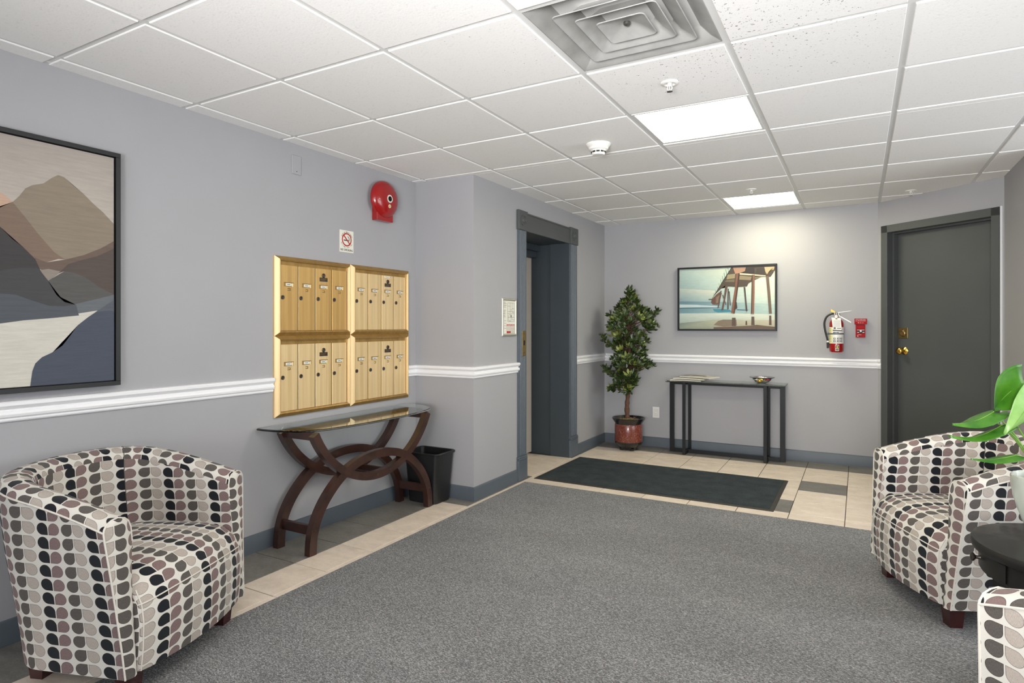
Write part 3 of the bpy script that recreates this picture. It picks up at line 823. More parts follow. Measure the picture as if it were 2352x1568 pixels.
# ------------------------------------------------------------------ mailboxes
NUM = 0
def mailbox(y0, y1, z0, z1, pos):
    global NUM
    w, h = y1 - y0, z1 - z0
    t = thing('mailbox_unit', '%s brushed gold mailbox unit with four narrow locked doors' % pos, 'mailbox', (XL, (y0 + y1) / 2, z0), RL, 'gold mailbox units on the left wall')
    F = .034
    def fr(name, o4, i4, mt):   # mitred bevelled rail from outer edge (y=-.004) rising to ridge then down to the doors
        b = B()
        (ax, az), (bx, bz) = o4; (cx, cz), (dx, dz) = i4
        mid = lambda p, q: (p[0] * .3 + q[0] * .7, p[1] * .3 + q[1] * .7)
        m1, m2 = mid((ax, az), (cx, cz)), mid((bx, bz), (dx, dz))
        rows = [((ax, 0, az), (bx, 0, bz)), ((ax, -.012, az), (bx, -.012, bz)), ((m1[0], -.030, m1[1]), (m2[0], -.030, m2[1])), ((cx, -.026, cz), (dx, -.026, dz)), ((cx, 0, cz), (dx, 0, dz))]
        vs = [[b.bm.verts.new(p) for p in r] for r in rows]
        for a_, c_ in zip(vs, vs[1:]): b.bm.faces.new((a_[0], a_[1], c_[1], c_[0]))
        b.bm.faces.new([r[0] for r in vs]); b.bm.faces.new([r[1] for r in vs][::-1])
        b.obj(name, mt, t)
    X = w / 2
    fr('frame_rail', ((-X, h), (X, h)), ((-X + F, h - F * .8), (X - F, h - F * .8)), M['gold_frame'])
    fr('frame_rail', ((-X, 0), (X, 0)), ((-X + F, F * .9), (X - F, F * .9)), M['gold_frame'])
    fr('frame_stile', ((-X, 0), (-X, h)), ((-X + F, F * .9), (-X + F, h - F * .8)), M['gold'])
    fr('frame_stile', ((X, 0), (X, h)), ((X - F, F * .9), (X - F, h - F * .8)), M['gold'])
    B().box(-X + .01, X - .01, -.004, 0, .01, h - .01).obj('back_pan', M['void'], t)
    B().box(-X + F, X - F, -.012, -.004, h - F * .8 - .024, h - F * .8).obj('top_channel', M['gold_frame'], t)
    dz0, dz1 = .0315, h - F * .8 - .024
    n = 4; dw = (w - 2 * F) / n
    for k in range(n):
        x0 = -X + F + dw * k + .0055; x1 = x0 + dw - .0105
        if k: B().box(x0 - .0062, x0 - .0036, -.0095, -.004, dz0, dz1).obj('divider', M['gold_bright'], t)
        hh = dz1 - dz0
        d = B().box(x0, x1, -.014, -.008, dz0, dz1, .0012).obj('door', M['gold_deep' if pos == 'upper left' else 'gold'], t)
        cxm = (x0 + x1) / 2; zz = dz0 + hh * .705
        B().box(cxm - .036, cxm + .036, -.0148, -.0138, zz - .012, zz + .012).obj('card_slot', M['gold_frame'], d)
        B().box(cxm - .036, cxm + .036, -.0152, -.0138, zz + .0105, zz + .0125).obj('card_slot_lip', M['darkmetal'], d)
        NUM += 1
        c = B().box(cxm - .024, cxm + .020, -.0156, -.0146, zz - .008, zz + .008).obj('name_card', M['paper'], d)
        B().box(cxm - .015, cxm + .010, -.0160, -.0154, zz - .0018, zz + .0012).obj('card_print', M['ink'], d)
        B().box(cxm + .024, cxm + .034, -.0165, -.0146, zz - .012, zz + .009, .001).obj('card_clip', M['gold_bright'], d)
        b = B().box(cxm - .010, cxm + .010, -.0150, -.0138, zz - .026, zz - .0225).box(cxm - .010, cxm + .010, -.0150, -.0138, zz - .0365, zz - .033).box(cxm + .0075, cxm + .011, -.0150, -.0138, zz - .0365, zz - .0225)
        b.obj('pull_notch', M['brass_old'], d)
        lc = (x0 + .018, -.014, dz0 + hh * .505)
        B().lathe([(.0125, 0), (.0125, -.0035), (.0105, -.005), (.0085, -.0042), (.0015, -.0042)], lc, 20, 'y').obj('lock', M['darkmetal'], d, 40)
        B().box(lc[0] - .0012, lc[0] + .0012, -.0192, -.0180, lc[2] - .005, lc[2] + .005).obj('keyhole', M['ink'], d)
        if k == 2:
            lc = (cxm, -.014, dz0 + hh * .89)
            B().lathe([(.014, 0), (.014, -.004), (.012, -.006), (.008, -.0045), (.0015, -.0045)], lc, 20, 'y').obj('master_lock', M['darkmetal'], d, 40)
            pz = dz0 + hh * .825
            B().box(cxm - .034, cxm + .034, -.0155, -.0138, pz - .0125, pz + .0125, .0008).obj('maker_plate', M['darkmetal'], d)
            b = B()
            for q in range(3): b.box(cxm - .026, cxm + .026 - .008 * q, -.0162, -.0154, pz + .006 - .0055 * q, pz + .0078 - .0055 * q)
            b.obj('plate_print', M['brass_old'], d)
            if pos.startswith('upper right'):
                pz = dz0 + hh * .975
                B().box(cxm - .033, cxm + .035, -.0152, -.0138, pz - .006, pz + .006).obj('sticker', M['paper'], d)
                B().lathe([(.004, 0), (.001, -.0008)], (cxm + .027, -.0152, pz), 12, 'y').obj('red_dot', M['inkred'], d)
                B().box(cxm - .027, cxm + .012, -.0157, -.015, pz - .001, pz + .001).obj('sticker_print', M['ink'], d)
YM0, YM1, YM2 = 2.458, 3.076, 3.690
mailbox(YM0, YM1, 1.227, 1.702, 'upper left')
mailbox(YM1, YM2, 1.227, 1.702, 'upper right')
mailbox(YM0, YM1, .745, 1.227, 'lower left')
mailbox(YM1, YM2, .745, 1.227, 'lower right')

# ------------------------------------------------------------------ abstract painting on the left wall
t = thing('framed_painting', 'large black-framed abstract painting of layered brown and slate hills', 'painting', (XL, 0, 0), RL)
py0, py1, pz0, pz1 = .50, 1.580, 1.016, 2.078
b = B(); fw = .020
b.box(py0, py1, -.042, 0, pz0, pz0 + fw, .001).box(py0, py1, -.042, 0, pz1 - fw, pz1, .001).box(py0, py0 + fw, -.042, 0, pz0 + fw, pz1 - fw, .001).box(py1 - fw, py1, -.042, 0, pz0 + fw, pz1 - fw, .001)
b.obj('frame', M['blackframe'], t)
B().box(py0 + fw, py1 - fw, -.012, -.002, pz0 + fw, pz1 - fw).obj('backing', M['black'], t)
B().box(py0 + fw + .004, py1 - fw - .006, -.032, -.012, pz0 + fw + .004, pz1 - fw - .006, .001).obj('canvas_body', M['paper'], t)
ART = __import__('json').loads(r'''[[[[0.524,1.04],[1.554,1.04],[1.554,2.054],[0.524,2.054]],[[206,196,184],[200,190,178],[158,150,142],[150,142,134]]],[[[0.948,1.741],[1.089,1.823],[1.126,1.818],[1.145,1.808],[1.168,1.786],[1.126,1.757],[0.948,1.669]],[182,152,132]],[[[1.168,1.786],[1.191,1.815],[1.211,1.849],[1.235,1.867],[1.276,1.883],[1.308,1.914],[1.33,1.929],[1.352,1.924],[1.389,1.894],[1.428,1.867],[1.467,1.831],[1.508,1.799],[1.554,1.753],[1.554,1.6699],[1.545,1.663],[1.499,1.636],[1.428,1.598],[1.356,1.572],[1.315,1.599],[1.259,1.666],[1.211,1.731]],[132,120,105]],[[[0.652,1.562],[1.005,1.692],[1.126,1.757],[1.168,1.786],[1.211,1.731],[1.259,1.666],[1.315,1.599],[1.356,1.572],[1.33,1.572],[1.287,1.554],[1.245,1.568],[1.204,1.564],[0.652,1.383]],[118,100,87]],[[[1.242,1.571],[1.287,1.554],[1.356,1.572],[1.428,1.598],[1.499,1.636],[1.554,1.6746],[1.554,1.6366],[1.483,1.599],[1.42,1.576],[1.367,1.554],[1.33,1.51],[1.28,1.514],[1.255,1.528]],[102,86,77]],[[[1.262,1.519],[1.294,1.527],[1.341,1.519],[1.294,1.476],[1.276,1.498]],[136,126,117]],[[[1.33,1.511],[1.367,1.554],[1.42,1.576],[1.483,1.599],[1.554,1.6401],[1.554,1.4266],[1.491,1.461],[1.436,1.5],[1.389,1.518],[1.352,1.521]],[82,72,67]],[[[1.293,1.478],[1.352,1.521],[1.389,1.518],[1.436,1.5],[1.491,1.461],[1.554,1.4299],[1.554,1.4215],[1.467,1.403],[1.397,1.381],[1.352,1.382],[1.315,1.41]],[84,82,80]],[[[1.393,1.382],[1.467,1.403],[1.554,1.4294],[1.554,1.388],[1.499,1.365],[1.479,1.349],[1.405,1.337]],[98,102,106]],[[[0.524,1.2359],[1.126,1.302],[1.204,1.314],[1.294,1.323],[1.405,1.341],[1.483,1.356],[1.483,1.33],[1.259,1.085],[1.2388,1.04],[0.524,1.04]],[196,192,181]],[[[0.524,1.8283],[0.948,1.806],[1.126,1.68],[1.165,1.638],[1.204,1.607],[1.245,1.564],[1.266,1.513],[1.29,1.478],[1.323,1.418],[1.352,1.39],[1.397,1.379],[1.397,1.362],[0.524,1.2694]],[60,58,58]],[[[0.524,1.4178],[1.126,1.506],[1.184,1.523],[1.255,1.527],[1.266,1.513],[1.29,1.478],[1.323,1.418],[1.352,1.39],[1.397,1.379],[1.405,1.346],[0.524,1.2676]],[66,66,68]],[[[0.524,1.3566],[0.948,1.402],[1.126,1.416],[1.178,1.414],[1.231,1.394],[1.294,1.372],[1.352,1.371],[1.397,1.381],[1.409,1.333],[1.294,1.319],[1.204,1.31],[1.126,1.297],[0.524,1.2207]],[78,82,88]],[[[1.245,1.132],[1.269,1.157],[1.308,1.176],[1.345,1.203],[1.371,1.24],[1.405,1.291],[1.444,1.325],[1.479,1.351],[1.554,1.4062],[1.554,1.04],[1.2272,1.04],[1.235,1.102]],[70,75,88]],[[[1.475,1.349],[1.554,1.4063],[1.554,1.3544],[1.532,1.357]],[84,88,96]]]''')
o = printed('canvas_print', [([tuple(p) for p in pts], tuple(col) if not isinstance(col[0], list) else [tuple(c) for c in col]) for pts, col in ART], M['canvas'], t)
o.location = (0, -.0323, 0)

# ------------------------------------------------------------------ evacuation plan frame by the elevator
t = thing('evacuation_plan', 'silver snap-frame evacuation plan on wall beside the elevator', 'notice', (XE, 4.303, 1.356), RL)
hw, hh = .117, .152
b = B()
for s_ in (-1, 1):
    b.tube([(s_ * (hw - .010), -.010, -hh + .006), (s_ * (hw - .010), -.010, hh - .006)], .010, 10)
    b.tube([(-hw + .006, -.010, s_ * (hh - .010)), (hw - .006, -.010, s_ * (hh - .010))], .010, 10)
b.box(-hw, hw, -.006, 0, -hh, hh)
b.obj('frame', M['pewter'], t, 60)
B().box(-hw + .02, hw - .02, -.0085, -.006, -hh + .02, hh - .02).obj('sheet', M['paper'], t)
b = B()
for (x0, x1, z0, z1) in ((-.02, .085, -.035, .115), (-.02, .085, .045, .0), (.02, .05, .06, .115), (.05, .085, .04, .07), (-.005, .03, -.03, .02), (.03, .085, .0, .03), (-.02, .02, .03, .09), (.05, .085, -.02, .0)):
    z0, z1 = min(z0, z1), max(z0, z1)
    for q in (z0, z1): b.box(x0, x1, -.0092, -.0085, q - .0009, q + .0009)
    for q in (x0, x1): b.box(q - .0009, q + .0009, -.0092, -.0085, z0, z1)
b.box(.028, .04, -.0092, -.0085, .0, .018)
b.obj('floor_plan', M['ink'], t)
b = B()
for k, ww in enumerate((.03, .045, .045, .04, .0, .035, .03, .03, .025, .03)):
    if ww: b.box(-.085, -.085 + ww, -.0092, -.0085, .118 - .013 * k, .1205 - .013 * k)
for k in range(4): b.box(-.075, -.045, -.0092, -.0085, -.03 - .02 * k, -.028 - .02 * k)
b.obj('notes', M['ink'], t)
b = B().box(-.035, .090, -.0092, -.0085, -.068, -.056).box(-.035, .025, -.0092, -.0085, -.127, -.112)
for q in (-.036, .027, .089): b.box(q - .001, q + .001, -.0092, -.0085, -.127, -.056)
b.box(.027, .09, -.0092, -.0085, -.094, -.092).box(-.036, .09, -.0092, -.0085, -.128, -.126)
b.obj('red_box', M['inkred'], t)
text('FIRE SAFETY PLAN', .010, M['inkwhite'], t, (.027, -.0095, -.062), width=.11)
b = B()
for k in range(6): b.box(-.030, .020, -.0092, -.0085, -.075 - .006 * k, -.0738 - .006 * k)
for k in range(5): b.box(.033, .084, -.0092, -.0085, -.0985 - .006 * k, -.0973 - .006 * k)
for k in range(3): b.box(.033, .084, -.0092, -.0085, -.075 - .006 * k, -.0738 - .006 * k)
b.obj('small_print', M['seam'], t)

# ------------------------------------------------------------------ back wall items (local frame = world)
t = thing('framed_photo', 'black-framed photo print of a wooden pier over surf', 'picture', (-1.168, YB, 1.562))
hw, hh = .478, .326
b = B(); fw = .018
b.box(-hw, hw, -.040, 0, -hh, -hh + fw, .002).box(-hw, hw, -.040, 0, hh - fw, hh, .002).box(-hw, -hw + fw, -.040, 0, -hh + fw, hh - fw, .002).box(hw - fw, hw, -.040, 0, -hh + fw, hh - fw, .002)
b.obj('frame', M['blackmetal'], t)
PIER = __import__('json').loads(r'''[[[[-0.459,0.307],[0.459,0.307],[0.459,-0.07],[-0.459,-0.042]],[[164,184,178],[220,214,188],[190,204,194],[120,146,154]]],[[[-0.459,0.112],[-0.073,0.078],[-0.073,-0.039],[-0.459,-0.031]],[[172,182,172],[202,202,184],[156,178,174],[116,142,154]]],[[[-0.459,-0.023],[-0.073,-0.034],[0.459,-0.063],[0.459,-0.177],[-0.459,-0.158]],[[86,120,132],[120,150,156],[176,196,188],[168,190,184],[104,138,148]]],[[[-0.459,-0.0535],[-0.283,-0.06],[-0.048,-0.08],[-0.073,-0.09],[-0.283,-0.087],[-0.459,-0.0878]],[176,192,196]],[[[-0.459,-0.0882],[-0.073,-0.09],[-0.042,-0.094],[-0.23,-0.097],[-0.459,-0.0961]],[58,86,98]],[[[-0.125,-0.103],[-0.022,-0.107],[0.044,-0.115],[0.059,-0.137],[-0.073,-0.142],[-0.109,-0.129]],[62,126,144]],[[[0.109,-0.111],[0.238,-0.118],[0.179,-0.125],[0.109,-0.121]],[58,96,110]],[[[-0.459,-0.147],[-0.022,-0.149],[0.459,-0.164],[0.459,-0.223],[-0.022,-0.226],[-0.459,-0.252]],[[176,188,182],[196,202,190],[204,208,192],[190,196,180],[160,172,164],[150,164,158]]],[[[-0.459,-0.249],[-0.073,-0.212],[0.459,-0.22],[0.459,-0.307],[-0.459,-0.307]],[[112,124,118],[166,166,146],[182,178,156],[170,160,138],[128,138,124]]],[[[-0.115,-0.268],[-0.073,-0.228],[-0.022,-0.213],[0.104,-0.213],[0.109,-0.274],[-0.022,-0.284]],[120,106,90]],[[[0.062,-0.195],[0.097,-0.195],[0.1,-0.279],[0.06,-0.279]],[84,68,60]],[[[0.245,-0.185],[0.272,-0.186],[0.275,-0.269],[0.243,-0.269]],[84,68,60]],[[[0.408,-0.176],[0.427,-0.176],[0.43,-0.269],[0.406,-0.269]],[84,68,60]],[[[0.191,-0.227],[0.204,-0.227],[0.207,-0.269],[0.189,-0.269]],[84,68,60]],[[[-0.115,-0.29],[0.029,-0.284],[0.228,-0.274],[0.296,-0.266],[0.374,-0.276],[0.459,-0.285],[0.459,-0.307],[-0.115,-0.307]],[98,80,66]],[[[-0.142,-0.038],[-0.133,-0.006],[-0.084,0.046],[-0.045,0.072],[-0.035,0.05],[-0.055,-0.034],[-0.078,-0.063],[-0.125,-0.06]],[96,66,56]],[[[-0.09,0.014],[-0.087,0.014],[-0.09,-0.05],[-0.092,-0.05]],[170,160,140]],[[[-0.078,0.022],[-0.075,0.022],[-0.08,-0.047],[-0.083,-0.047]],[170,160,140]],[[[-0.067,0.029],[-0.064,0.029],[-0.071,-0.044],[-0.073,-0.044]],[170,160,140]],[[[-0.056,0.036],[-0.053,0.036],[-0.062,-0.041],[-0.064,-0.04]],[170,160,140]],[[[-0.045,0.043],[-0.041,0.043],[-0.053,-0.037],[-0.055,-0.037]],[170,160,140]],[[[0.459,0.307],[0.459,0.2628],[0.445,0.237],[0.421,0.2],[0.374,0.214],[0.335,0.203],[0.277,0.177],[0.218,0.143],[0.204,0.112],[0.119,0.109],[0.029,0.117],[0.003,0.134],[-0.042,0.098],[-0.084,0.057],[-0.125,0.01],[-0.138,-0.006],[-0.084,0.078],[-0.022,0.183],[0.029,0.255],[0.039,0.307]],[72,62,52]],[[[0.0564,0.307],[0.029,0.255],[-0.022,0.183],[-0.084,0.078],[-0.134,-0.003],[-0.141,0.0],[-0.109,0.063],[-0.058,0.168],[-0.0028,0.307]],[178,192,178]],[[[0.029,0.255],[0.033,0.255],[0.0255,0.307],[0.0215,0.307]],[84,96,92]],[[[0.011,0.227],[0.016,0.227],[0.006,0.29],[0.002,0.291]],[84,96,92]],[[[-0.006,0.2],[-0.002,0.2],[-0.011,0.257],[-0.015,0.257]],[84,96,92]],[[[-0.024,0.172],[-0.02,0.172],[-0.028,0.223],[-0.031,0.223]],[84,96,92]],[[[-0.041,0.144],[-0.038,0.144],[-0.045,0.189],[-0.048,0.189]],[84,96,92]],[[[-0.059,0.117],[-0.056,0.117],[-0.062,0.155],[-0.065,0.155]],[84,96,92]],[[[-0.077,0.089],[-0.074,0.089],[-0.08,0.121],[-0.082,0.121]],[84,96,92]],[[[-0.094,0.061],[-0.092,0.061],[-0.097,0.087],[-0.099,0.087]],[84,96,92]],[[[-0.112,0.033],[-0.11,0.033],[-0.114,0.053],[-0.116,0.053]],[84,96,92]],[[[0.0645,0.307],[-0.014,0.182],[-0.078,0.075],[-0.133,-0.006],[-0.136,-0.005],[-0.084,0.078],[-0.022,0.183],[0.0559,0.307]],[40,46,44]],[[[0.021,0.237],[0.094,0.243],[0.09,0.197],[0.01,0.19]],[142,130,100]],[[[0.009,0.182],[0.089,0.189],[0.087,0.158],[-0.007,0.166]],[104,96,76]],[[[0.124,0.225],[0.248,0.208],[0.238,0.173],[0.124,0.183]],[130,118,92]],[[[0.134,0.248],[0.258,0.232],[0.378,0.215],[0.376,0.205],[0.248,0.221],[0.134,0.232]],[204,192,164]],[[[0.277,0.203],[0.374,0.207],[0.335,0.202],[0.282,0.18]],[120,110,88]],[[[0.189,0.293],[0.272,0.294],[0.277,0.237],[0.149,0.25]],[46,40,38]],[[[0.072,0.306],[0.194,0.303],[0.184,0.264],[0.144,0.25],[0.094,0.241]],[160,124,102]],[[[0.364,0.297],[0.457,0.298],[0.45,0.268],[0.417,0.264],[0.388,0.224],[0.374,0.251]],[176,156,122]],[[[0.296,0.288],[0.364,0.29],[0.374,0.22],[0.282,0.234]],[56,50,44]],[[[-0.048,0.077],[-0.036,0.077],[-0.053,-0.04],[-0.066,-0.098],[-0.077,-0.097],[-0.063,-0.023]],[84,66,58]],[[[0.031,0.07],[0.041,0.07],[0.052,-0.071],[0.043,-0.073]],[74,62,58]],[[[-0.03,0.034],[-0.022,0.037],[0.01,-0.065],[0.003,-0.067]],[72,62,60]],[[[0.021,0.097],[0.032,0.096],[0.031,-0.11],[0.018,-0.111]],[70,62,60]],[[[-0.002,0.129],[0.024,0.128],[0.009,0.044],[-0.02,-0.117],[-0.04,-0.117],[-0.017,-0.008]],[88,68,58]],[[[0.173,0.108],[0.189,0.107],[0.199,-0.013],[0.21,-0.129],[0.194,-0.132],[0.184,-0.013]],[72,62,58]],[[[0.087,-0.042],[0.107,-0.037],[0.114,-0.1],[0.092,-0.116]],[58,46,42]],[[[0.104,0.246],[0.137,0.245],[0.124,0.114],[0.087,-0.155],[0.054,-0.144],[0.074,-0.01],[0.092,0.116]],[118,80,62]],[[[0.124,0.246],[0.138,0.245],[0.124,0.114],[0.088,-0.155],[0.077,-0.153],[0.11,0.115]],[62,42,36]],[[[0.25,0.225],[0.277,0.226],[0.275,0.037],[0.27,-0.16],[0.242,-0.158],[0.248,0.038]],[122,86,68]],[[[0.25,0.225],[0.259,0.224],[0.254,0.038],[0.25,-0.159],[0.242,-0.158],[0.248,0.038]],[70,50,42]],[[[0.377,0.209],[0.405,0.208],[0.417,0.064],[0.433,-0.157],[0.406,-0.159],[0.393,0.034]],[102,84,70]],[[[-0.164,-0.004],[-0.13,-0.003],[-0.13,-0.012],[-0.164,-0.013]],[60,54,52]]]''')
o = printed('photo_print', [([tuple(p) for p in pts], tuple(col) if not isinstance(col[0], list) else [tuple(c) for c in col]) for pts, col in PIER], M['photo'], t, -.00012)
o.location = (0, -.026, 0)
B().box(-hw + fw, hw - fw, -.0255, -.002, -hh + fw, hh - fw).obj('backing', M['paper'], t)

# outlet
t = thing('wall_outlet', 'white double power outlet low on the back wall beside the tree', 'outlet', (-1.883, YB, .365))
B().box(-.036, .036, -.006, 0, -.058, .058, .002).obj('cover_plate', M['whiteplastic'], t)
B().box(-.0175, .0175, -.0075, -.005, -.034, .034, .001).obj('receptacle', M['whiteplastic'], t)
b = B()
for z in (-.018, .016):
    b.box(-.008, -.006, -.0082, -.0072, z + .002, z + .010).box(.006, .008, -.0082, -.0072, z + .002, z + .009).lathe([(.0025, -.0072), (.0025, -.0082)], (0, 0, z - .005), 8, 'y')
b.obj('socket_slots', M['ink'], t)
b = ringm(0.0, .001, 6)
b = B().box(-.0185, -.0175, -.0065, -.0055, -.035, .035).box(.0175, .0185, -.0065, -.0055, -.035, .035).box(-.0185, .0185, -.0065, -.0055, -.036, -.035).box(-.0185, .0185, -.0065, -.0055, .035, .036)
b.obj('receptacle_gap', M['seam'], t)

# fire extinguisher
t = thing('fire_extinguisher', 'red and white fire extinguisher hung on back wall beside the pull station', 'fire extinguisher', (-.180, 6.36, 1.045))
CR = .058
B().lathe([(.048, 0), (.054, .004), (CR, .016), (CR, .080)], n=40).obj('cylinder_base', M['red'], t, 50)
B().lathe([(CR, .080), (CR + .0006, .081), (CR + .0006, .228), (CR, .229)], n=40, cap=False).obj('instruction_label', M['whiteplastic'], t, 50)
B().lathe([(CR, .229), (CR, .262), (.052, .284), (.036, .302), (.020, .310), (.018, .322)], n=40).obj('shoulder', M['red'], t, 50)
# yellow strip with text lines on the left of the label, pictograms right of it
def curved(a0, a1, z0, z1, r, mt, name, n=6):
    b = B(); rows = []
    for k in range(n + 1):
        a = math.radians(a0 + (a1 - a0) * k / n)
        rows.append([b.bm.verts.new((math.sin(a) * r, -math.cos(a) * r, z)) for z in (z0, z1)])
    for p, q in zip(rows, rows[1:]): b.bm.faces.new((p[0], q[0], q[1], p[1]))
    return b.obj(name, mt, t, True)
curved(-85, -32, .082, .226, CR + .0012, M['mirrorlabel'], 'class_strip')
for k in range(9): curved(-78, -42, .095 + .0145 * k, .0985 + .0145 * k, CR + .0018, M['seam'], 'strip_line', 3)
for (a, z) in ((-14, .118), (16, .118), (42, .118), (-14, .095), (16, .095), (42, .095)):
    curved(a - 9, a + 9, z, z + .015, CR + .0016, M['ink'], 'pictogram', 3); curved(a - 5, a + 6, z + .004, z + .011, CR + .002, M['whiteplastic'], 'pictogram_centre', 3)
curved(-28, 50, .196, .210, CR + .0016, M['ink'], 'label_band'); curved(-26, 20, .176, .186, CR + .0016, M['duct'], 'label_band')
curved(-8, 22, .015, .068, CR + .0015, M['whiteplastic'], 'sticker'); curved(-5, 19, .036, .064, CR + .002, M['ink'], 'sticker_picture'); curved(2, 13, .040, .058, CR + .0025, M['yellow'], 'sticker_flame'); curved(-5, 19, .020, .031, CR + .002, M['seam'], 'sticker_text')
B().lathe([(CR + .001, .164), (CR + .003, .165), (CR + .003, .172), (CR + .001, .173)], n=36, cap=False).obj('strap', M['black'], t)
B().box(-.030, .030, .052, .098, .08, .30).obj('wall_bracket', M['black'], t)
B().box(-.074, -.052, -.012, .008, .160, .177, .002).obj('strap_buckle', M['black'], t)
B().lathe([(.018, .318), (.020, .330), (.016, .345), (.016, .360)], n=20).box(-.020, .024, -.010, .010, .338, .362, .003).obj('valve', M['steel'], t, 40)
b = B().hexa([(.010, -.008, .358), (.118, -.006, .376), (.118, .006, .376), (.010, .008, .358), (.010, -.008, .366), (.118, -.006, .380), (.118, .006, .380), (.010, .008, .366)])
b.obj('squeeze_handle', M['steel'], t)
b = B().hexa([(.010, -.008, .334), (.116, -.006, .268), (.116, .006, .268), (.010, .008, .334), (.014, -.008, .344), (.120, -.006, .276), (.120, .006, .276), (.014, .008, .344)])
b.obj('carry_handle', M['steel'], t)
B().hexa([(-.046, -.008, .372), (-.014, -.006, .360), (-.014, .006, .360), (-.046, .008, .372), (-.044, -.008, .396), (-.008, -.006, .372), (-.008, .006, .372), (-.044, .008, .396)]).obj('pull_tab', M['yellow'], t)
o = B().lathe([(.017, 0), (.017, -.010), (.001, -.011)], (-.002, -.012, .328), 20, 'y').obj('gauge', M['darkmetal'], t, 40)
B().lathe([(.013, -.0112), (.001, -.0116)], (-.002, -.012, .328), 20, 'y').obj('gauge_face', M['inkwhite'], o)
B().tube([(.012, -.012, .352), (.028, -.014, .352), (.034, -.012, .336), (.028, -.012, .322), (.014, -.012, .324)], .0016, 6).obj('pin_ring', M['steel'], t)
B().tube(catmull([(-.018, 0, .350), (-.040, -.004, .350), (-.078, -.006, .325), (-.098, -.006, .27), (-.092, -.006, .20), (-.074, -.010, .12), (-.070, -.012, .09)], 6), .0085, 10).obj('hose', M['hose'], t, True)
B().lathe([(.0105, -.015), (.0105, .0)], (-.0695, -.012, .105), 12).obj('hose_collar', M['whiteplastic'], t)
B().lathe([(.009, -.056), (.011, -.01), (.009, 0)], (-.0695, -.012, .092), 12).obj('nozzle', M['plastic_black'], t, 40)
b = B().hexa([(-.026, -.0645, .205), (.044, -.0645, .202), (.044, -.0638, .202), (-.026, -.0638, .205), (-.038, -.055, .318), (.036, -.055, .312), (.036, -.0543, .312), (-.038, -.0543, .318)])
o = b.obj('inspection_tag', M['whiteplastic'], t)
b = B()
for k in range(8): b.box(-.024, .034, -.0008, 0, .028 + .0078 * k, .0292 + .0078 * k)
b.box(-.020, -.004, -.0008, 0, .006, .022).box(.006, .040, -.0008, 0, .010, .016).box(-.006, .010, -.0008, 0, .096, .104)
b.rot(Matrix.Translation((0, -.0650, .206)) @ Matrix.Rotation(-.085, 4, 'X')); b.obj('tag_print', M['seam'], t)

# pull station
t = thing('pull_station', 'red manual fire alarm pull station on back wall near corner door', 'fire alarm', (.013, YB, 1.180))
B().box(-.040, .036, -.038, 0, 0, .118, .003).obj('housing', M['red2'], t)
B().box(-.049, .049, -.046, 0, .120, .172, .002).obj('top_sign', M['red2'], t)
text('LOCAL ALARM ONLY', .0105, M['inkwhite'], t, (0, -.0466, .164), width=.082)
text('CALL FIRE DEPARTMENT', .0105, M['inkwhite'], t, (0, -.0466, .151), width=.086)
text('9-1-1', .013, M['inkwhite'], t, (0, -.0466, .134), width=.042)
B().box(-.028, .030, -.044, -.036, .040, .072, .002).obj('pull_bar', M['ink'], t)
b = B().box(-.028, .030, -.0450, -.0438, .066, .070)
b.box(-.0265, -.012, -.0450, -.0438, .044, .050).box(.014, .029, -.0450, -.0438, .044, .050).lathe([(.008, -.0438), (.008, -.0450)], (.001, 0, .058), 14, 'y')
b.obj('pull_mark', M['inkwhite'], t)
text('PULL', .010, M['inkwhite'], t, (-.008, -.0386, .026), width=.030)
B().box(-.026, -.018, -.0392, -.038, .010, .017).obj('key_mark', M['inkwhite'], t)
B().box(-.030, .030, -.040, -.037, .080, .108, .002).obj('hood', M['red2'], t)

# ------------------------------------------------------------------ console with curved wood base under the mailboxes
t = thing('console_table', 'half-moon glass console table on crossed dark wood arcs', 'table', (-2.81, 2.99, 0))
CY = 0.0
def arcU():
    R = .572; cz = .342 + R
    return [(R * math.sin(a), cz - R * math.cos(a)) for a in [(-1.20 + 2.40 * k / 36) for k in range(37)] if cz - R * math.cos(a) <= .692]
def arcA():
    P = [(-.540, 0), (-.532, .10), (-.497, .20), (-.425, .30), (-.31, .395), (-.17, .455), (0, .474), (.17, .455), (.31, .395), (.425, .30), (.497, .20), (.532, .10), (.540, 0)]
    return [(p[0], p[1]) for p in catmull([(a_, c_, 0) for a_, c_ in P], 4)]
u_path = arcU()
for xc in (.13, -.13):
    B().band(u_path, .048, xc - .021, xc + .021).obj('upper_arc', M['espresso'], t, 30)
    ap = arcA(); B().band(ap, .052, xc - .020, xc + .020).obj('leg_arch', M['espresso'], t, 30)
yt = abs(u_path[0][0])
for s_ in (-1, 1):
    y_ = s_ * (yt - .015)
    B().box(-.11, .11, y_ - .010, y_ + .010, .635, .692, .002).obj('top_rail', M['espresso'], t)
    y_ = s_ * .522
    B().box(-.11, .11, y_ - .012, y_ + .012, .105, .160, .002).obj('stretcher', M['espresso'], t)
for y_ in (-.03, .10): B().box(-.11, .11, y_ - .012, y_ + .012, .320, .362, .002).obj('stretcher', M['espresso'], t)
for (y_, z_) in ((-.515, .655), (-.005, .342), (.115, .354), (-.53, .135), (.53, .135), (.515, .655)):
    B().lathe([(.008, 0), (.007, .002), (.001, .003)], (.151, y_, z_), 12, 'x').obj('screw_cap', M['wornedge'] if False else M['espresso'], t, 40)
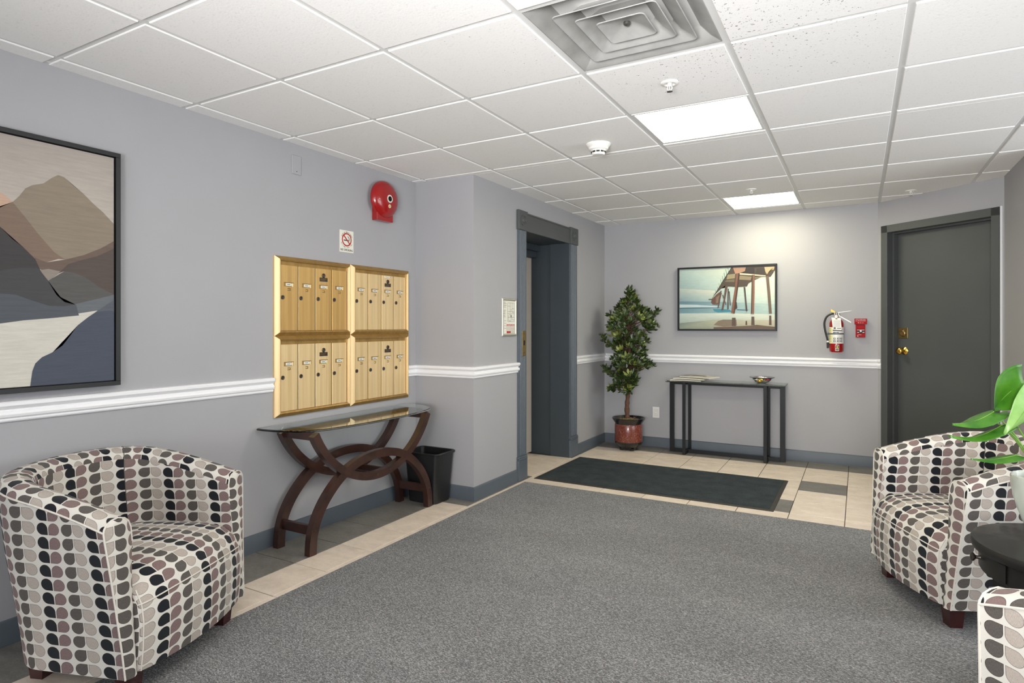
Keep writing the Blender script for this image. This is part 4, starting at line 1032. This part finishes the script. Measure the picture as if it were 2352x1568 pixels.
# glass: straight back edge, bowed front
P = [(-.165, -.665), (-.11, -.668), (-.02, -.655), (.06, -.625), (.13, -.575), (.185, -.48), (.218, -.33), (.238, -.12), (.240, .10), (.228, .30), (.19, .47), (.13, .565), (.04, .625), (-.06, .645), (-.165, .64)]
pts = [(p[0], p[1]) for p in catmull([(a_, c_, 0) for a_, c_ in P], 4)]
b = B()
rings = []
for ins, z in ((.004, .694), (0, .697), (0, .702), (.010, .7055)):
    r = []
    for (x, y) in pts:
        d = Vector((x + .03, y * .5)).normalized() * ins
        r.append(b.bm.verts.new((x - (d.x if x > -.164 else 0), y - d.y, z)))
    rings.append(r)
L = len(pts)
for a_, c_ in zip(rings, rings[1:]):
    for k in range(L): b.bm.faces.new((a_[k], a_[(k + 1) % L], c_[(k + 1) % L], c_[k]))
b.bm.faces.new(rings[0][::-1]); b.bm.faces.new(rings[-1])
b.obj('glass_top', M['glass'], t)

# ------------------------------------------------------------------ waste bin
t = thing('waste_bin', 'black plastic rectangular waste bin in the nook behind console table', 'bin', (-2.772, 3.665, 0))
def rrect(hx, hy, r, z, n=5):
    out = []
    for q in range(4):
        sx_, sy_ = ((1, 1), (-1, 1), (-1, -1), (1, -1))[q]
        for k in range(n + 1):
            a = q * PI / 2 + PI / 2 * k / n
            out.append((sx_ * (hx - r) + r * math.cos(a), sy_ * (hy - r) + r * math.sin(a), z))
    return out
def loft(rings, capb=True, capt=False):
    b = B(); R_ = [[b.bm.verts.new(p) for p in r] for r in rings]; L = len(R_[0])
    for a_, c_ in zip(R_, R_[1:]):
        for k in range(L): b.bm.faces.new((a_[k], a_[(k + 1) % L], c_[(k + 1) % L], c_[k]))
    if capb: b.bm.faces.new(R_[0][::-1])
    if capt: b.bm.faces.new(R_[-1])
    return b
loft([rrect(.120, .092, .035, 0), rrect(.126, .096, .035, .004), rrect(.150, .112, .030, .355), rrect(.147, .109, .028, .355), rrect(.122, .092, .03, .012)], True, True).obj('body', M['plastic_black'], t, 40)
loft([rrect(.150, .112, .030, .350), rrect(.161, .121, .034, .352), rrect(.163, .123, .034, .362), rrect(.158, .118, .032, .368), rrect(.146, .107, .028, .366), rrect(.145, .107, .028, .352)], False).obj('rim', M['plastic_black'], t, 50)

# ------------------------------------------------------------------ metal console at the back wall
t = thing('metal_console_table', 'narrow black metal console table with glass top against back wall', 'table', (-1.15, 6.31, 0))
B().box(-.545, -.500, -.008, .008, 0, .72, .001).obj('leg', M['blackmetal'], t)
B().box(.500, .545, -.008, .008, 0, .72, .001).obj('leg', M['blackmetal'], t)
B().box(-.5, .5, -.008, .008, 0, .036, .001).obj('bottom_bar', M['blackmetal'], t)
B().box(-.5, .5, -.008, .008, .69, .72, .001).obj('top_bar', M['blackmetal'], t)
for xx in (-.372, .384):
    B().box(xx - .015, xx + .015, -.128, -.114, 0, .72, .001).obj('leg', M['blackmetal'], t)
    B().box(xx - .015, xx + .015, .112, .126, 0, .72, .001).obj('leg', M['blackmetal'], t)
    B().box(xx - .015, xx + .015, -.114, .112, 0, .030, .001).box(xx - .015, xx + .015, -.114, .112, .70, .72, .001).obj('cross_bar', M['blackmetal'], t)
B().box(-.552, .552, -.138, .136, .72, .727, .001).obj('rim_frame', M['blackmetal'], t)
B().box(-.556, .556, -.142, .140, .7275, .738, .003, 2).obj('glass_top', M['glass'], t)

# newspapers
def newspaper(x, y, z, rz, w, d, label, th_, mtc):
    t = thing('newspaper', label, 'newspaper', (x, y, z), rz, 'newspapers on the metal console table')
    b = B(); n = 10; rows = []
    for i in range(n + 1):
        xx = -w / 2 + w * i / n; lift = .006 * math.sin(PI * i / n) ** 1.5
        rows.append([b.bm.verts.new(p) for p in ((xx, -d / 2, lift * .4), (xx, d / 2, lift), (xx, d / 2, th_ + lift), (xx, -d / 2, th_ + lift * .4))])
    for a_, c_ in zip(rows, rows[1:]):
        for k in range(4): b.bm.faces.new((a_[k], a_[(k + 1) % 4], c_[(k + 1) % 4], c_[k]))
    b.bm.faces.new(rows[0][::-1]); b.bm.faces.new(rows[-1]); b.obj('pages', M['newsprint'], t, True)
    b = B(); rr = random.Random(int(x * 1000))
    for c in range(4):
        for k in range(12):
            x0 = -w / 2 + .012 + c * (w - .02) / 4; z_ = th_ + .0065
            if rr.random() < .75: b.box(x0, x0 + (w - .02) / 4 - .008, d / 2 - .03 - .016 * k, d / 2 - .024 - .016 * k, z_, z_ + .0003) if d / 2 - .03 - .016 * k > -d / 2 + .01 else None
    b.obj('column_print', M['seam'], t)
    B().box(-w * .3, w * .12, d * .05, d * .28, th_ + .0062, th_ + .0070).obj('photo_block', M[mtc], t)
M['newsprint'] = mat('newsprint', (206, 203, 190), .8)
M['newsphoto'] = mat('newsprint_photo', (112, 106, 92), .8, var=.4, vs=50)
newspaper(-1.505, 6.275, .7385, .04, .30, .25, 'folded newspaper lowest in the fanned stack, left end of console', .009, 'newsphoto')
newspaper(-1.455, 6.268, .7545, -.12, .31, .24, 'folded newspaper in the middle of the fanned stack on console', .009, 'newsphoto')
newspaper(-1.385, 6.272, .7705, -.30, .33, .20, 'folded newspaper topmost of the fanned stack, nearest the bowl', .009, 'newsphoto')

# candy bowl
BX, BY, BZ = -.808, 6.30, .7385
t = thing('glass_bowl', 'shallow clear glass bowl of wrapped candies on metal console', 'bowl', (BX, BY, BZ))
B().lathe([(.002, .001), (.035, .001), (.060, .012), (.080, .032), (.086, .046), (.113, .054), (.114, .057), (.085, .050), (.077, .036), (.057, .017), (.033, .006), (.002, .005)], n=40).obj('bowl', M['glass_clear'], t, 60)
cand = [((236, 232, 226), 'white'), ((226, 182, 60), 'gold'), ((196, 44, 40), 'red'), ((58, 46, 104), 'dark purple'), ((214, 196, 180), 'cream'), ((238, 206, 90), 'yellow'), ((222, 214, 224), 'pale lilac'), ((70, 56, 50), 'brown')]
CP = [(-.045, -.018, .030, .4, 0), (-.012, -.048, .022, .1, 1), (.050, -.022, .036, 1.1, 2), (.020, -.034, .036, .7, 3), (-.030, .030, .046, 2.0, 4), (.008, -.010, .050, .3, 0), (.002, -.052, .034, -.1, 5), (.028, .028, .048, 1.4, 0),
      (-.052, .012, .040, .9, 7), (-.008, .006, .056, 2.4, 6), (.052, .014, .044, .2, 3), (-.020, -.022, .044, 1.2, 4)]
for x, y, z, a, c in CP:
    col, nm = cand[c]
    k = 'candy_' + nm.replace(' ', '_')
    if k not in M: M[k] = mat(k, col, .25, coat=.5, metal=.25 if c in (1, 5) else 0)
    t2 = thing('wrapped_candy', '%s wrapped candy in the clear glass bowl' % nm, 'candy', (BX + x, BY + y, BZ + z), a, 'wrapped candies in the glass bowl')
    t2['label'] = '%s wrapped candy in the glass bowl, %s' % (nm, ('near its left rim' if x < -.02 else 'near its right rim' if x > .02 else 'at its middle') + (', at the front' if y < -.015 else ', at the back' if y > .015 else ''))
    B().lathe([(.001, -.014), (.008, -.012), (.0095, 0), (.008, .012), (.001, .014)], (0, 0, 0), 12, 'x').obj('wrapper', M[k], t2, 60)
    for s_ in (-1, 1):
        b = B()
        vs0 = b.bm.verts.new((s_ * .012, 0, 0)); fan = [b.bm.verts.new((s_ * .026, math.cos(q) * .010, math.sin(q) * .010 * (1 if i_ % 2 else .5))) for i_, q in enumerate([2 * PI * k_ / 8 for k_ in range(8)])]
        for k_ in range(8): b.bm.faces.new((vs0, fan[k_], fan[(k_ + 1) % 8]))
        b.obj('twist', M[k], t2)

# ------------------------------------------------------------------ artificial tree in the corner
TX, TY = -2.09, 6.175
t = thing('potted_tree', 'artificial leafy tree with twisted trunk standing in the far corner', 'potted tree', (TX, TY, 0))
pot = B().lathe([(.092, .012), (.098, .030), (.132, .060), (.140, .068), (.142, .090)], n=40).obj('pot_foot', M['potblack'], t, 40)
for k in range(4):
    a = PI / 4 + k * PI / 2
    B().lathe([(.022, 0), (.026, .02)], (math.cos(a) * .078, math.sin(a) * .078, 0), 12).obj('foot', M['potblack'], t)
B().lathe([(.139, .085), (.143, .10), (.143, .26), (.138, .272)], n=48).obj('pot', M['terracotta'], t, 50)
B().lathe([(.136, .268), (.146, .285), (.168, .318), (.172, .330), (.166, .333), (.140, .300), (.128, .290)], n=48, cap=False).obj('pot_rim', M['potblack'], t, 50)
def mossr(r, z, a): return r * (1 + .05 * math.sin(7 * a))
b = B().lathe([(.136, .296), (.11, .306), (.07, .316), (.03, .326), (.004, .330)], n=40, fn=mossr)
rr = random.Random(3)
for k in range(70):
    a = rr.uniform(0, 2 * PI); r_ = rr.uniform(.02, .12); z_ = .312; q = rr.uniform(0, PI)
    b.tube([(math.cos(a) * r_ - .02 * math.cos(q), math.sin(a) * r_ - .02 * math.sin(q), z_), (math.cos(a) * r_, math.sin(a) * r_, z_ + .012), (math.cos(a) * r_ + .02 * math.cos(q), math.sin(a) * r_ + .02 * math.sin(q), z_)], .002, 4)
o = b.obj('moss', M['moss'], t, 50)
# trunk follows the photograph's slight S
mpp = .00449
trunk = [(-.012, 0, .31), (-.018, .0, .42), (-.012, .0, .52), (-.002, 0, .60), (.004, .0, .70), (.0, .0, .85), (.012, 0, 1.0), (.004, 0, 1.15), (-.006, 0, 1.30)]
tp = catmull(trunk, 5)
B().tube(tp, [.026 - .017 * k / (len(tp) - 1) + .003 * math.sin(k * 1.7) for k in range(len(tp))], 10).obj('trunk', M['bark'], t, True)
# crown profile: z -> (left, right) half widths
prof = [(.60, .05, .00), (.64, .20, .00), (.69, .18, .08), (.76, .15, .14), (.82, .20, .14), (.88, .20, .20), (.94, .17, .19), (1.0, .15, .17), (1.08, .17, .19), (1.16, .18, .22), (1.24, .22, .26), (1.32, .22, .29), (1.40, .20, .30), (1.46, .13, .19), (1.51, .10, .12), (1.56, .05, .08), (1.61, .02, .06), (1.67, .015, .03)]
def halfw(z):
    for (z0, l0, r0), (z1, l1, r1) in zip(prof, prof[1:]):
        if z0 <= z <= z1:
            k = (z - z0) / (z1 - z0); return l0 + (l1 - l0) * k, r0 + (r1 - r0) * k
    return .03, .03
ax = Vector((.8709, .4914, 0)); ay = Vector((-.4914, .8709, 0))       # across and along the photograph's view of the tree
lb = B(); nb = B(); tw = B()
def leaf(bb, p, d, side, L, wd):
    up_ = d.cross(side).normalized(); mid = p + d * L * .5 - up_ * L * .05
    a0 = bb.bm.verts.new(p); a1 = bb.bm.verts.new(mid + side * wd + up_ * .12 * L); a2 = bb.bm.verts.new(p + d * L - up_ * L * .12); a3 = bb.bm.verts.new(mid - side * wd + up_ * .12 * L); c_ = bb.bm.verts.new(mid)
    e0 = bb.bm.verts.new(p + d * L * .8 + side * wd * .7); e1 = bb.bm.verts.new(p + d * L * .8 - side * wd * .7)
    bb.bm.faces.new((a0, a1, c_)); bb.bm.faces.new((a0, c_, a3)); bb.bm.faces.new((c_, a1, e0, a2)); bb.bm.faces.new((c_, a2, e1, a3))
def rosette(bb, p, d, n, L, rr):
    d = d.normalized(); s0 = d.cross(Vector((.3, .2, 1))).normalized(); s1 = d.cross(s0)
    for k in range(n):
        a = 2 * PI * k / n + rr.uniform(-.3, .3); o_ = s0 * math.cos(a) + s1 * math.sin(a)
        dd_ = (o_ * rr.uniform(.7, 1.1) + d * rr.uniform(.3, .9)).normalized()
        leaf(bb, p - d * rr.uniform(0, .015), dd_, dd_.cross(d + Vector((.01, 0, 0))).normalized(), L * rr.uniform(.75, 1.15), L * rr.uniform(.20, .28))
rr = random.Random(11); cnt = 0
while cnt < 330:
    z = rr.uniform(.60, 1.665); l_, r_ = halfw(z); wv_ = rr.uniform(-1, 1) * 1.0
    hx = l_ if wv_ < 0 else r_
    dep = rr.uniform(-1, 1) * max(.05, min(l_, r_) * .95)
    if wv_ * wv_ + (dep / max(.05, (l_ + r_) / 2)) ** 2 > 1: continue
    if rr.random() > .30 + ((l_ + r_) / .5): continue
    q = ax * (wv_ * hx) + ay * dep + Vector((0, 0, z))
    wp = q + Vector((TX, TY, 0))
    if wp.x < XE + .045 or wp.y > YB - .05: continue
    core = Vector((0, 0, max(.62, z - .10))); d = (q - core).normalized() + Vector((0, 0, .25))
    rosette(nb if rr.random() < .12 else lb, q, d, rr.choice((5, 6, 7)), .062, rr)
    if rr.random() < .5: tw.tube([core, (core + q) / 2 + Vector((0, 0, -.01)), q], [.004, .003, .0015], 5)
    cnt += 1
# stray sprays left and right
for P_ in ([(-.12, 1.06), (-.20, 1.08), (-.255, 1.13), (-.27, 1.185)], [(-.12, .72), (-.18, .78), (-.235, .82), (-.255, .86)], [(.18, 1.34), (.25, 1.40), (.295, 1.45)], [(-.08, .68), (-.15, .645), (-.195, .625)], [(.12, .86), (.19, .90), (.235, .885)]):
    q = [ax * a_ + Vector((0, 0, z)) for a_, z in P_]
    q = [v_ + ay * -.03 for v_ in q]
    q = [v_ if v_.x + TX > XE + .05 else Vector((XE + .05 - TX, v_.y, v_.z)) for v_ in q]
    tw.tube([(0, 0, q[0].z - .05)] + q, .003, 5)
    for k in range(1, len(q)):
        rosette(lb, q[k], (q[k] - q[k - 1]) + Vector((0, 0, .04)), 7, .056, rr); rosette(lb, (q[k] + q[k - 1]) / 2, ay * -1 + Vector((0, 0, .3)), 5, .05, rr)
o = lb.obj('foliage', M['leaf_tree'], t, 'all', recalc=False); o['kind'] = 'stuff'
o = nb.obj('young_foliage', M['leaf_tree_new'], t, 'all', recalc=False, label='yellow-green young leaf clusters'); o['kind'] = 'stuff'
tw.obj('twigs', M['bark'], t, True)

# ------------------------------------------------------------------ entrance mat
t = thing('entrance_mat', 'blue-grey ribbed mat with dark rubber edge on the beige tiles', 'mat', (-1.45, 5.085, 0), math.radians(-.3))
loft([rrect(.938, .487, .006, .0), rrect(.936, .485, .006, .003), rrect(.925, .474, .006, .006)], True, True).obj('rubber_edge', M['rubber'], t)
B().box(-.908, .908, -.452, .458, .004, .010, .002).obj('pile', M['matpile'], t)

# ------------------------------------------------------------------ tub chairs
def make_chair(label):
    t = thing('tub_chair', label, 'armchair', (0, 0, 0), 0, 'tub chairs in drop-patterned fabric')
    Wd, FY, n1, n2 = .392, .315, 12, 30
    path = []
    for k in range(n1): path.append((Wd - .012 * k / n1, FY - (FY - .02) * k / n1))
    for k in range(n2 + 1):
        a = PI * k / n2; e = 2 / 2.15
        c, s_ = math.cos(a), math.sin(a)
        path.append(((Wd - .012) * math.copysign(abs(c) ** e, c), .02 - .33 * abs(s_) ** e))
    for k in range(n1): path.append((-Wd + .012 - .012 * (k + 1) / n1, .02 + (FY - .02) * (k + 1) / n1))
    path = [Vector(p) for p in path]; NP = len(path)
    nor = []
    for i in range(NP):
        tg = (path[min(i + 1, NP - 1)] - path[max(i - 1, 0)]).normalized(); nor.append(Vector((-tg.y, tg.x)) * -1)
    for i in range(NP):
        if nor[i].dot(path[i]) < 0: nor[i] = -nor[i]
    def ztop(y):
        k = max(0, min(1, (FY - y) / (FY + .31))); k = 1 - (1 - k) ** 1.9
        return .636 + .116 * k
    def section(zt):
        return [(-.050, .10), (-.043, .20), (-.030, .34), (-.016, .47), (-.003, zt - .055), (-.001, zt - .030), (-.004, zt - .020), (-.014, zt - .006), (-.036, zt + .003), (-.062, zt + .004), (-.088, zt - .004), (-.104, zt - .018), (-.112, zt - .04), (-.114, zt - .09), (-.110, .50), (-.104, .42), (-.100, .30), (-.100, .10)]
    GR = [0] * 5 + [1] * 7 + [2] * 5        # face group between k and k+1
    NS = 18
    bm = bmesh.new(); uvl = bm.loops.layers.uv.new('UVMap'); V_ = []
    for i in range(NP):
        zt = ztop(path[i].y); row = []
        for (o_, z) in section(zt):
            fr_ = max(0, min(1, (path[i].y - .05) / .265))
            bk = max(0, min(1, (-path[i].y + .02) / .30))
            yy = path[i].y + nor[i].y * o_ + .045 * (1 - z / .62) * fr_ + .075 * (1 - min(z, .66) / .66) * bk
            row.append(Vector((path[i].x + nor[i].x * o_, yy, z)))
        V_.append(row)
    # arc length along the path for every section index, measured from the middle of the back
    mid = NP // 2; sa = next(i for i in range(NP) if path[i].y < -.205); sb = next(i for i in range(NP - 1, 0, -1) if path[i].y < -.205)
    AL = [[0] * NS for _ in range(NP)]
    for k in range(NS):
        for i in range(mid + 1, NP): AL[i][k] = AL[i - 1][k] + (V_[i][k].xy - V_[i - 1][k].xy).length
        for i in range(mid - 1, -1, -1): AL[i][k] = AL[i + 1][k] - (V_[i][k].xy - V_[i + 1][k].xy).length
    bv = [[bm.verts.new(p) for p in r] for r in V_]
    for i in range(NP - 1):
        cl = [0] * NS
        for k in range(NS - 1):
            g = GR[k]
            f = bm.faces.new((bv[i][k], bv[i + 1][k], bv[i + 1][k + 1], bv[i][k + 1]))
            for lp, (ii, kk) in zip(f.loops, ((i, k), (i + 1, k), (i + 1, k + 1), (i, k + 1))):
                p = V_[ii][kk]
                if g == 0: uv_ = (-AL[ii][2] + .01 + .0525 * (2 if i < mid else 1), p.z)
                elif g == 1:
                    ln_ = sum((V_[ii][q + 1] - V_[ii][q]).length for q in range(5, kk)) if kk > 5 else 0
                    uv_ = (-AL[ii][6] * .97 + .03, .02 + ln_)
                else: uv_ = (AL[ii][kk] + .02, p.z + .01) if sa <= i < sb else (AL[ii][kk] + .041, p.z + .012 + .0)
                lp[uvl].uv = uv_
    # front faces of the arms, gently cushioned
    for i, sg in ((0, 1), (NP - 1, -1)):
        ring = V_[i]; half = [(ring[k], ring[NS - 1 - k]) for k in range(NS // 2)]
        rows = []
        for a_, c_ in half:
            r = []
            for q in range(6):
                w_ = q / 5; p = a_.lerp(c_, w_) + Vector((0, .012 * math.sin(PI * w_), 0)); r.append(p)
            rows.append(r)
        vv = [[bm.verts.new(p) for p in r] for r in rows]
        for a_ in range(len(rows) - 1):
            for q in range(5):
                f = bm.faces.new((vv[a_][q], vv[a_][q + 1], vv[a_ + 1][q + 1], vv[a_ + 1][q]))
                for lp in f.loops:
                    co = lp.vert.co; lp[uvl].uv = (co.x * 1.0 + .009, co.z + .006)
    bmesh.ops.recalc_face_normals(bm, faces=bm.faces)
    me = bpy.data.meshes.new('shell'); bm.to_mesh(me); bm.free(); me.materials.append(M['fabric'])
    me.polygons.foreach_set('use_smooth', [True] * len(me.polygons)); me.set_sharp_from_angle(angle=math.radians(60))
    link('shell', me, t)
    # piping along the outer top edge and round the arm fronts
    B().tube([V_[i][5] + Vector((nor[i].x, nor[i].y, 0)) * .001 for i in range(0, NP)], .0032, 6).obj('piping', M['piping'], t, True)
    for i in (0, NP - 1):
        B().tube([V_[i][k] for k in range(0, NS - 4)], .0032, 6).obj('piping', M['piping'], t, True)
    for i in (sa, sb):
        B().tube([V_[i][k] for k in range(6, 15)], .0018, 5).obj('back_seam', M['seam'], t, True)
    # seat: closed profile lofted across
    def prof_(x, hw_):
        e = min(1, abs(x) / hw_); dome = .022 * (1 - e * e); bow = .045 * (1 - e ** 2)
        top_ = .425 + dome; yb_ = -.185 + .075 * e * e; P = [(yb_, .30), (yb_, top_ - .02), (yb_ + .03, top_), (-.05, top_ + .005), (.10, top_ + .006), (.22 + bow * .5, top_ + .003), (.30 + bow * .8, top_ - .012), (.345 + bow, top_ - .045), (.368 + bow, top_ - .095), (.376 + bow, .27), (.374 + bow, .18), (.366 + bow, .102), (.30, .10), (.0, .10)]
        return P
    hw_ = .292; xs_ = [-1, -.97, -.88, -.7, -.5, -.25, 0, .25, .5, .7, .88, .97, 1]
    bm = bmesh.new(); uvl = bm.loops.layers.uv.new('UVMap'); R_ = []; LN = []
    for xq in xs_:
        x = xq * hw_; P = prof_(x, hw_); sh = .012 if abs(xq) == 1 else (.004 if abs(xq) > .95 else 0)
        xx = x
        pts_ = []
        for (y, z) in P:
            lim = 1.0 if y > .30 else (.93 if y > .0 else .86)
            taper = 1 - .20 * max(0, min(1, (.20 - y) / .35)) ** 1.2
            pts_.append(Vector((xx * taper, y - sh * (1 if y > .2 else 0), z - sh * (1 if z > .35 else 0))))
        R_.append(pts_); l_ = [0]
        for a_, c_ in zip(pts_, pts_[1:]): l_.append(l_[-1] + (c_ - a_).length)
        LN.append(l_)
    bv = [[bm.verts.new(p) for p in r] for r in R_]; NPf = len(R_[0])
    for i in range(len(R_) - 1):
        for k in range(NPf):
            k2 = (k + 1) % NPf
            f = bm.faces.new((bv[i][k], bv[i + 1][k], bv[i + 1][k2], bv[i][k2]))
            for lp, (ii, kk) in zip(f.loops, ((i, k), (i + 1, k), (i + 1, k2), (i, k2))):
                lp[uvl].uv = (-R_[ii][kk].x + .03, .9 + LN[ii][7] - LN[ii][kk])
    for r, sgn in ((0, 1), (-1, -1)):
        f = bm.faces.new(bv[r] if sgn > 0 else bv[r][::-1])
        for lp in f.loops: lp[uvl].uv = (lp.vert.co.y, lp.vert.co.z)
    bmesh.ops.recalc_face_normals(bm, faces=bm.faces)
    me = bpy.data.meshes.new('seat'); bm.to_mesh(me); bm.free(); me.materials.append(M['fabric'])
    me.polygons.foreach_set('use_smooth', [True] * len(me.polygons)); me.set_sharp_from_angle(angle=math.radians(70))
    so = link('seat', me, t)
    B().tube([r[8] + Vector((0, .001, 0)) for r in R_], .0025, 5).obj('seat_piping', M['piping'], so, True)
    for q_ in (1, -2): B().tube([R_[q_][k] for k in range(7, 12)], .0025, 5).obj('front_piping', M['piping'], so, True)
    for x, y in ((-.262, .300), (.262, .300), (-.20, -.11), (.20, -.11)):
        s0, s1 = .034, .025
        B().hexa([(x - s1, y - s1, 0), (x + s1, y - s1, 0), (x + s1, y + s1, 0), (x - s1, y + s1, 0), (x - s0, y - s0, .115), (x + s0, y - s0, .115), (x + s0, y + s0, .115), (x - s0, y + s0, .115)]).obj('leg', M['leg_wood'], t)
    return t
ch = make_chair('drop-patterned tub chair by the left wall below the abstract painting')
ch.location = (-2.592, 1.350, 0); ch.rotation_euler = (0, 0, math.atan2(.356, .934) - PI / 2)
dup(ch, (.518, 3.590, 0), math.atan2(-.407, -.913) - PI / 2, 'drop-patterned tub chair at right, beyond the end table, before the corner door')
dup(ch, (.758, 1.913, 0), math.atan2(.73, -.68) - PI / 2, 'drop-patterned tub chair cut off at the bottom right corner, nearest the camera')

# ------------------------------------------------------------------ round end table
t = thing('end_table', 'round black end table with one drawer between the right-hand chairs', 'end table', (.628, 2.684, 0), 0)
B().lathe([(.270, .512), (.280, .516), (.286, .528), (.286, .538), (.281, .548), (.272, .550)], n=72).obj('top', M['endtable'], t, 40)
B().lathe([(.250, .436), (.256, .440), (.256, .512)], n=64).obj('apron', M['endtable'], t, 40)
dr = math.radians(184)
b = B(); rows = []
for k in range(13):
    a = dr - .55 + 1.10 * k / 12
    rows.append([b.bm.verts.new((math.cos(a) * r_, math.sin(a) * r_, z)) for r_, z in ((.256, .446), (.261, .448), (.261, .506), (.256, .508))])
for p, q in zip(rows, rows[1:]):
    for k in range(3): b.bm.faces.new((p[k], q[k], q[k + 1], p[k + 1]))
dw_ = b.obj('drawer', M['endtable'], t, 30)
b = B().lathe([(.008, 0), (.006, .006), (.006, .014), (.014, .020), (.015, .025), (.010, .029), (.001, .030)], (0, 0, 0), 20, 'x')
b.rot(Matrix.Translation((math.cos(dr) * .260, math.sin(dr) * .260, .482)) @ Matrix.Rotation(dr, 4, 'Z')); b.obj('knob', M['darkmetal'], dw_, 40)
for k in range(4):
    a = math.radians(238) + k * PI / 2
    c, s_ = math.cos(a) * .205, math.sin(a) * .205
    b = B().hexa([(-.017, -.017, 0), (.017, -.017, 0), (.017, .017, 0), (-.017, .017, 0), (-.026, -.026, .42), (.026, -.026, .42), (.026, .026, .42), (-.026, .026, .42)])
    b.rot(Matrix.Translation((c, s_, 0)) @ Matrix.Rotation(a, 4, 'Z')); lg = b.obj('leg', M['endtable'], t)
    b = B().box(.0215, .0232, -.021, -.018, .25, .42).box(.0215, .0232, .017, .020, .25, .41)
    b.rot(Matrix.Translation((c, s_, 0)) @ Matrix.Rotation(a, 4, 'Z')); b.obj('worn_edge', M['wornedge'], lg)
B().lathe([(.17, .10), (.175, .105), (.175, .118), (.17, .122)], n=48).obj('lower_shelf', M['endtable'], t, 40)

# ------------------------------------------------------------------ vase plant on the end table
VX, VY, VZ = .584, 2.850, .5505
t = thing('potted_philodendron', 'pale faceted vase of bright green heart-shaped leaves on end table', 'potted plant', (VX, VY, VZ))
def facet(r, z, a):
    return r * (1 + .018 * math.sin(16 * a + (math.pi if int(z / .022) % 2 else 0)))
b = B().lathe([(.052, 0), (.060, .006)] + [(.060 + .042 * math.sin(min(1, k / 8) * PI / 2), .012 + .022 * k) for k in range(9)] + [(.101, .197), (.098, .200), (.094, .196), (.085, .15)], n=48, fn=facet, cap=True)
b.obj('vase', M['vase'], t, 22)
B().lathe([(.086, .165), (.05, .172), (.004, .175)], n=24).obj('soil', M['moss'], t)
def heart_leaf(name, base, tip, side, width, mt, fold=.15, droop=.05, curl=0, stem_from=None):
    """leaf blade from base to tip; side is the blade's width direction; world coordinates"""
    O = Vector((VX, VY, VZ)); base, tip = Vector(base) - O, Vector(tip) - O
    d = tip - base; L = d.length; d.normalize(); sd = Vector(side); sd = (sd - d * sd.dot(d)).normalized(); nr = d.cross(sd)
    NT, NW = 14, 8; b = B(); g = []
    for i in range(NT + 1):
        u = i / NT
        w_ = width * (math.sin(PI * min(1, (u + .10) / 1.10) ** .62)) ** .9 * (1 - u ** 3 * .25)
        row = []
        for j in range(-NW, NW + 1):
            v_ = j / NW
            back = -.22 * L * max(0, 1 - u / .35) * (abs(v_) ** 1.2) if abs(v_) > 0 else 0     # heart lobes reach behind the stalk
            p = base + d * (L * u + back) + sd * (w_ * v_) + nr * (fold * width * abs(v_) ** 1.5 - droop * L * math.sin(PI * u) + curl * width * v_ * v_ * (1 if v_ > 0 else -.4) + .012 * width * math.sin(9 * u + 3 * v_))
            row.append(b.bm.verts.new(p))
        g.append(row)
    for r0_, r1_ in zip(g, g[1:]):
        for j in range(2 * NW): b.bm.faces.new((r0_[j], r0_[j + 1], r1_[j + 1], r1_[j]))
    o = b.obj(name, mt, t, 'all', recalc=True)
    so = o.modifiers.new('t', 'SOLIDIFY'); so.thickness = .0012
    vein = B().tube([base + d * (L * u) - nr * (droop * L * math.sin(PI * u)) + nr * .0004 for u in [k / 12 for k in range(12)]], [.0016 * (1 - k / 14) for k in range(12)], 5)
    vein.obj('midrib', M['stem'], o, True)
    if stem_from:
        s0 = Vector(stem_from) - O; mdl = (s0 + base) / 2 + Vector((0, 0, .03))
        B().tube(catmull([s0, mdl, base], 8), .0028, 7).obj('stem', M['stem'], o, True)
VS = (VX - .01, VY, VZ + .17)
heart_leaf('leaf', (.493, 2.712, 1.098), (.401, 2.661, .995), (.72, .40, .62), .074, M['leaf_phil'], .12, .06, stem_from=VS)
heart_leaf('leaf', (.405, 2.672, .990), (.280, 2.592, .953), (-.45, .85, .28), .040, M['leaf_phil'], .25, -.10, stem_from=VS)
heart_leaf('leaf', (.430, 2.685, .945), (.272, 2.589, .912), (-.45, .88, .10), .034, M['leaf_phil'], .30, -.12, stem_from=VS)
heart_leaf('leaf', (.520, 2.690, 1.065), (.433, 2.650, .915), (.80, .55, .10), .048, M['leaf_pale'], -.18, -.05, stem_from=VS)
heart_leaf('leaf', (.470, 2.700, .842), (.336, 2.625, .832), (-.45, .88, .20), .028, M['leaf_phil'], .20, -.06, stem_from=VS)
heart_leaf('leaf', (.405, 2.700, .966), (.372, 2.690, .942), (.2, .6, .7), .022, M['leaf_pale'], .4, 0, stem_from=VS)
heart_leaf('leaf', (.452, 2.720, .985), (.402, 2.690, .965), (-.3, .8, .3), .016, M['leaf_phil'], .2, 0, stem_from=VS)
heart_leaf('leaf', (.62, 2.78, 1.05), (.70, 2.70, .95), (.4, .8, .3), .055, M['leaf_phil'], .15, .05, stem_from=VS)
heart_leaf('leaf', (.60, 2.92, 1.02), (.62, 3.04, .93), (.9, -.1, .3), .050, M['leaf_phil'], .15, .05, stem_from=VS)
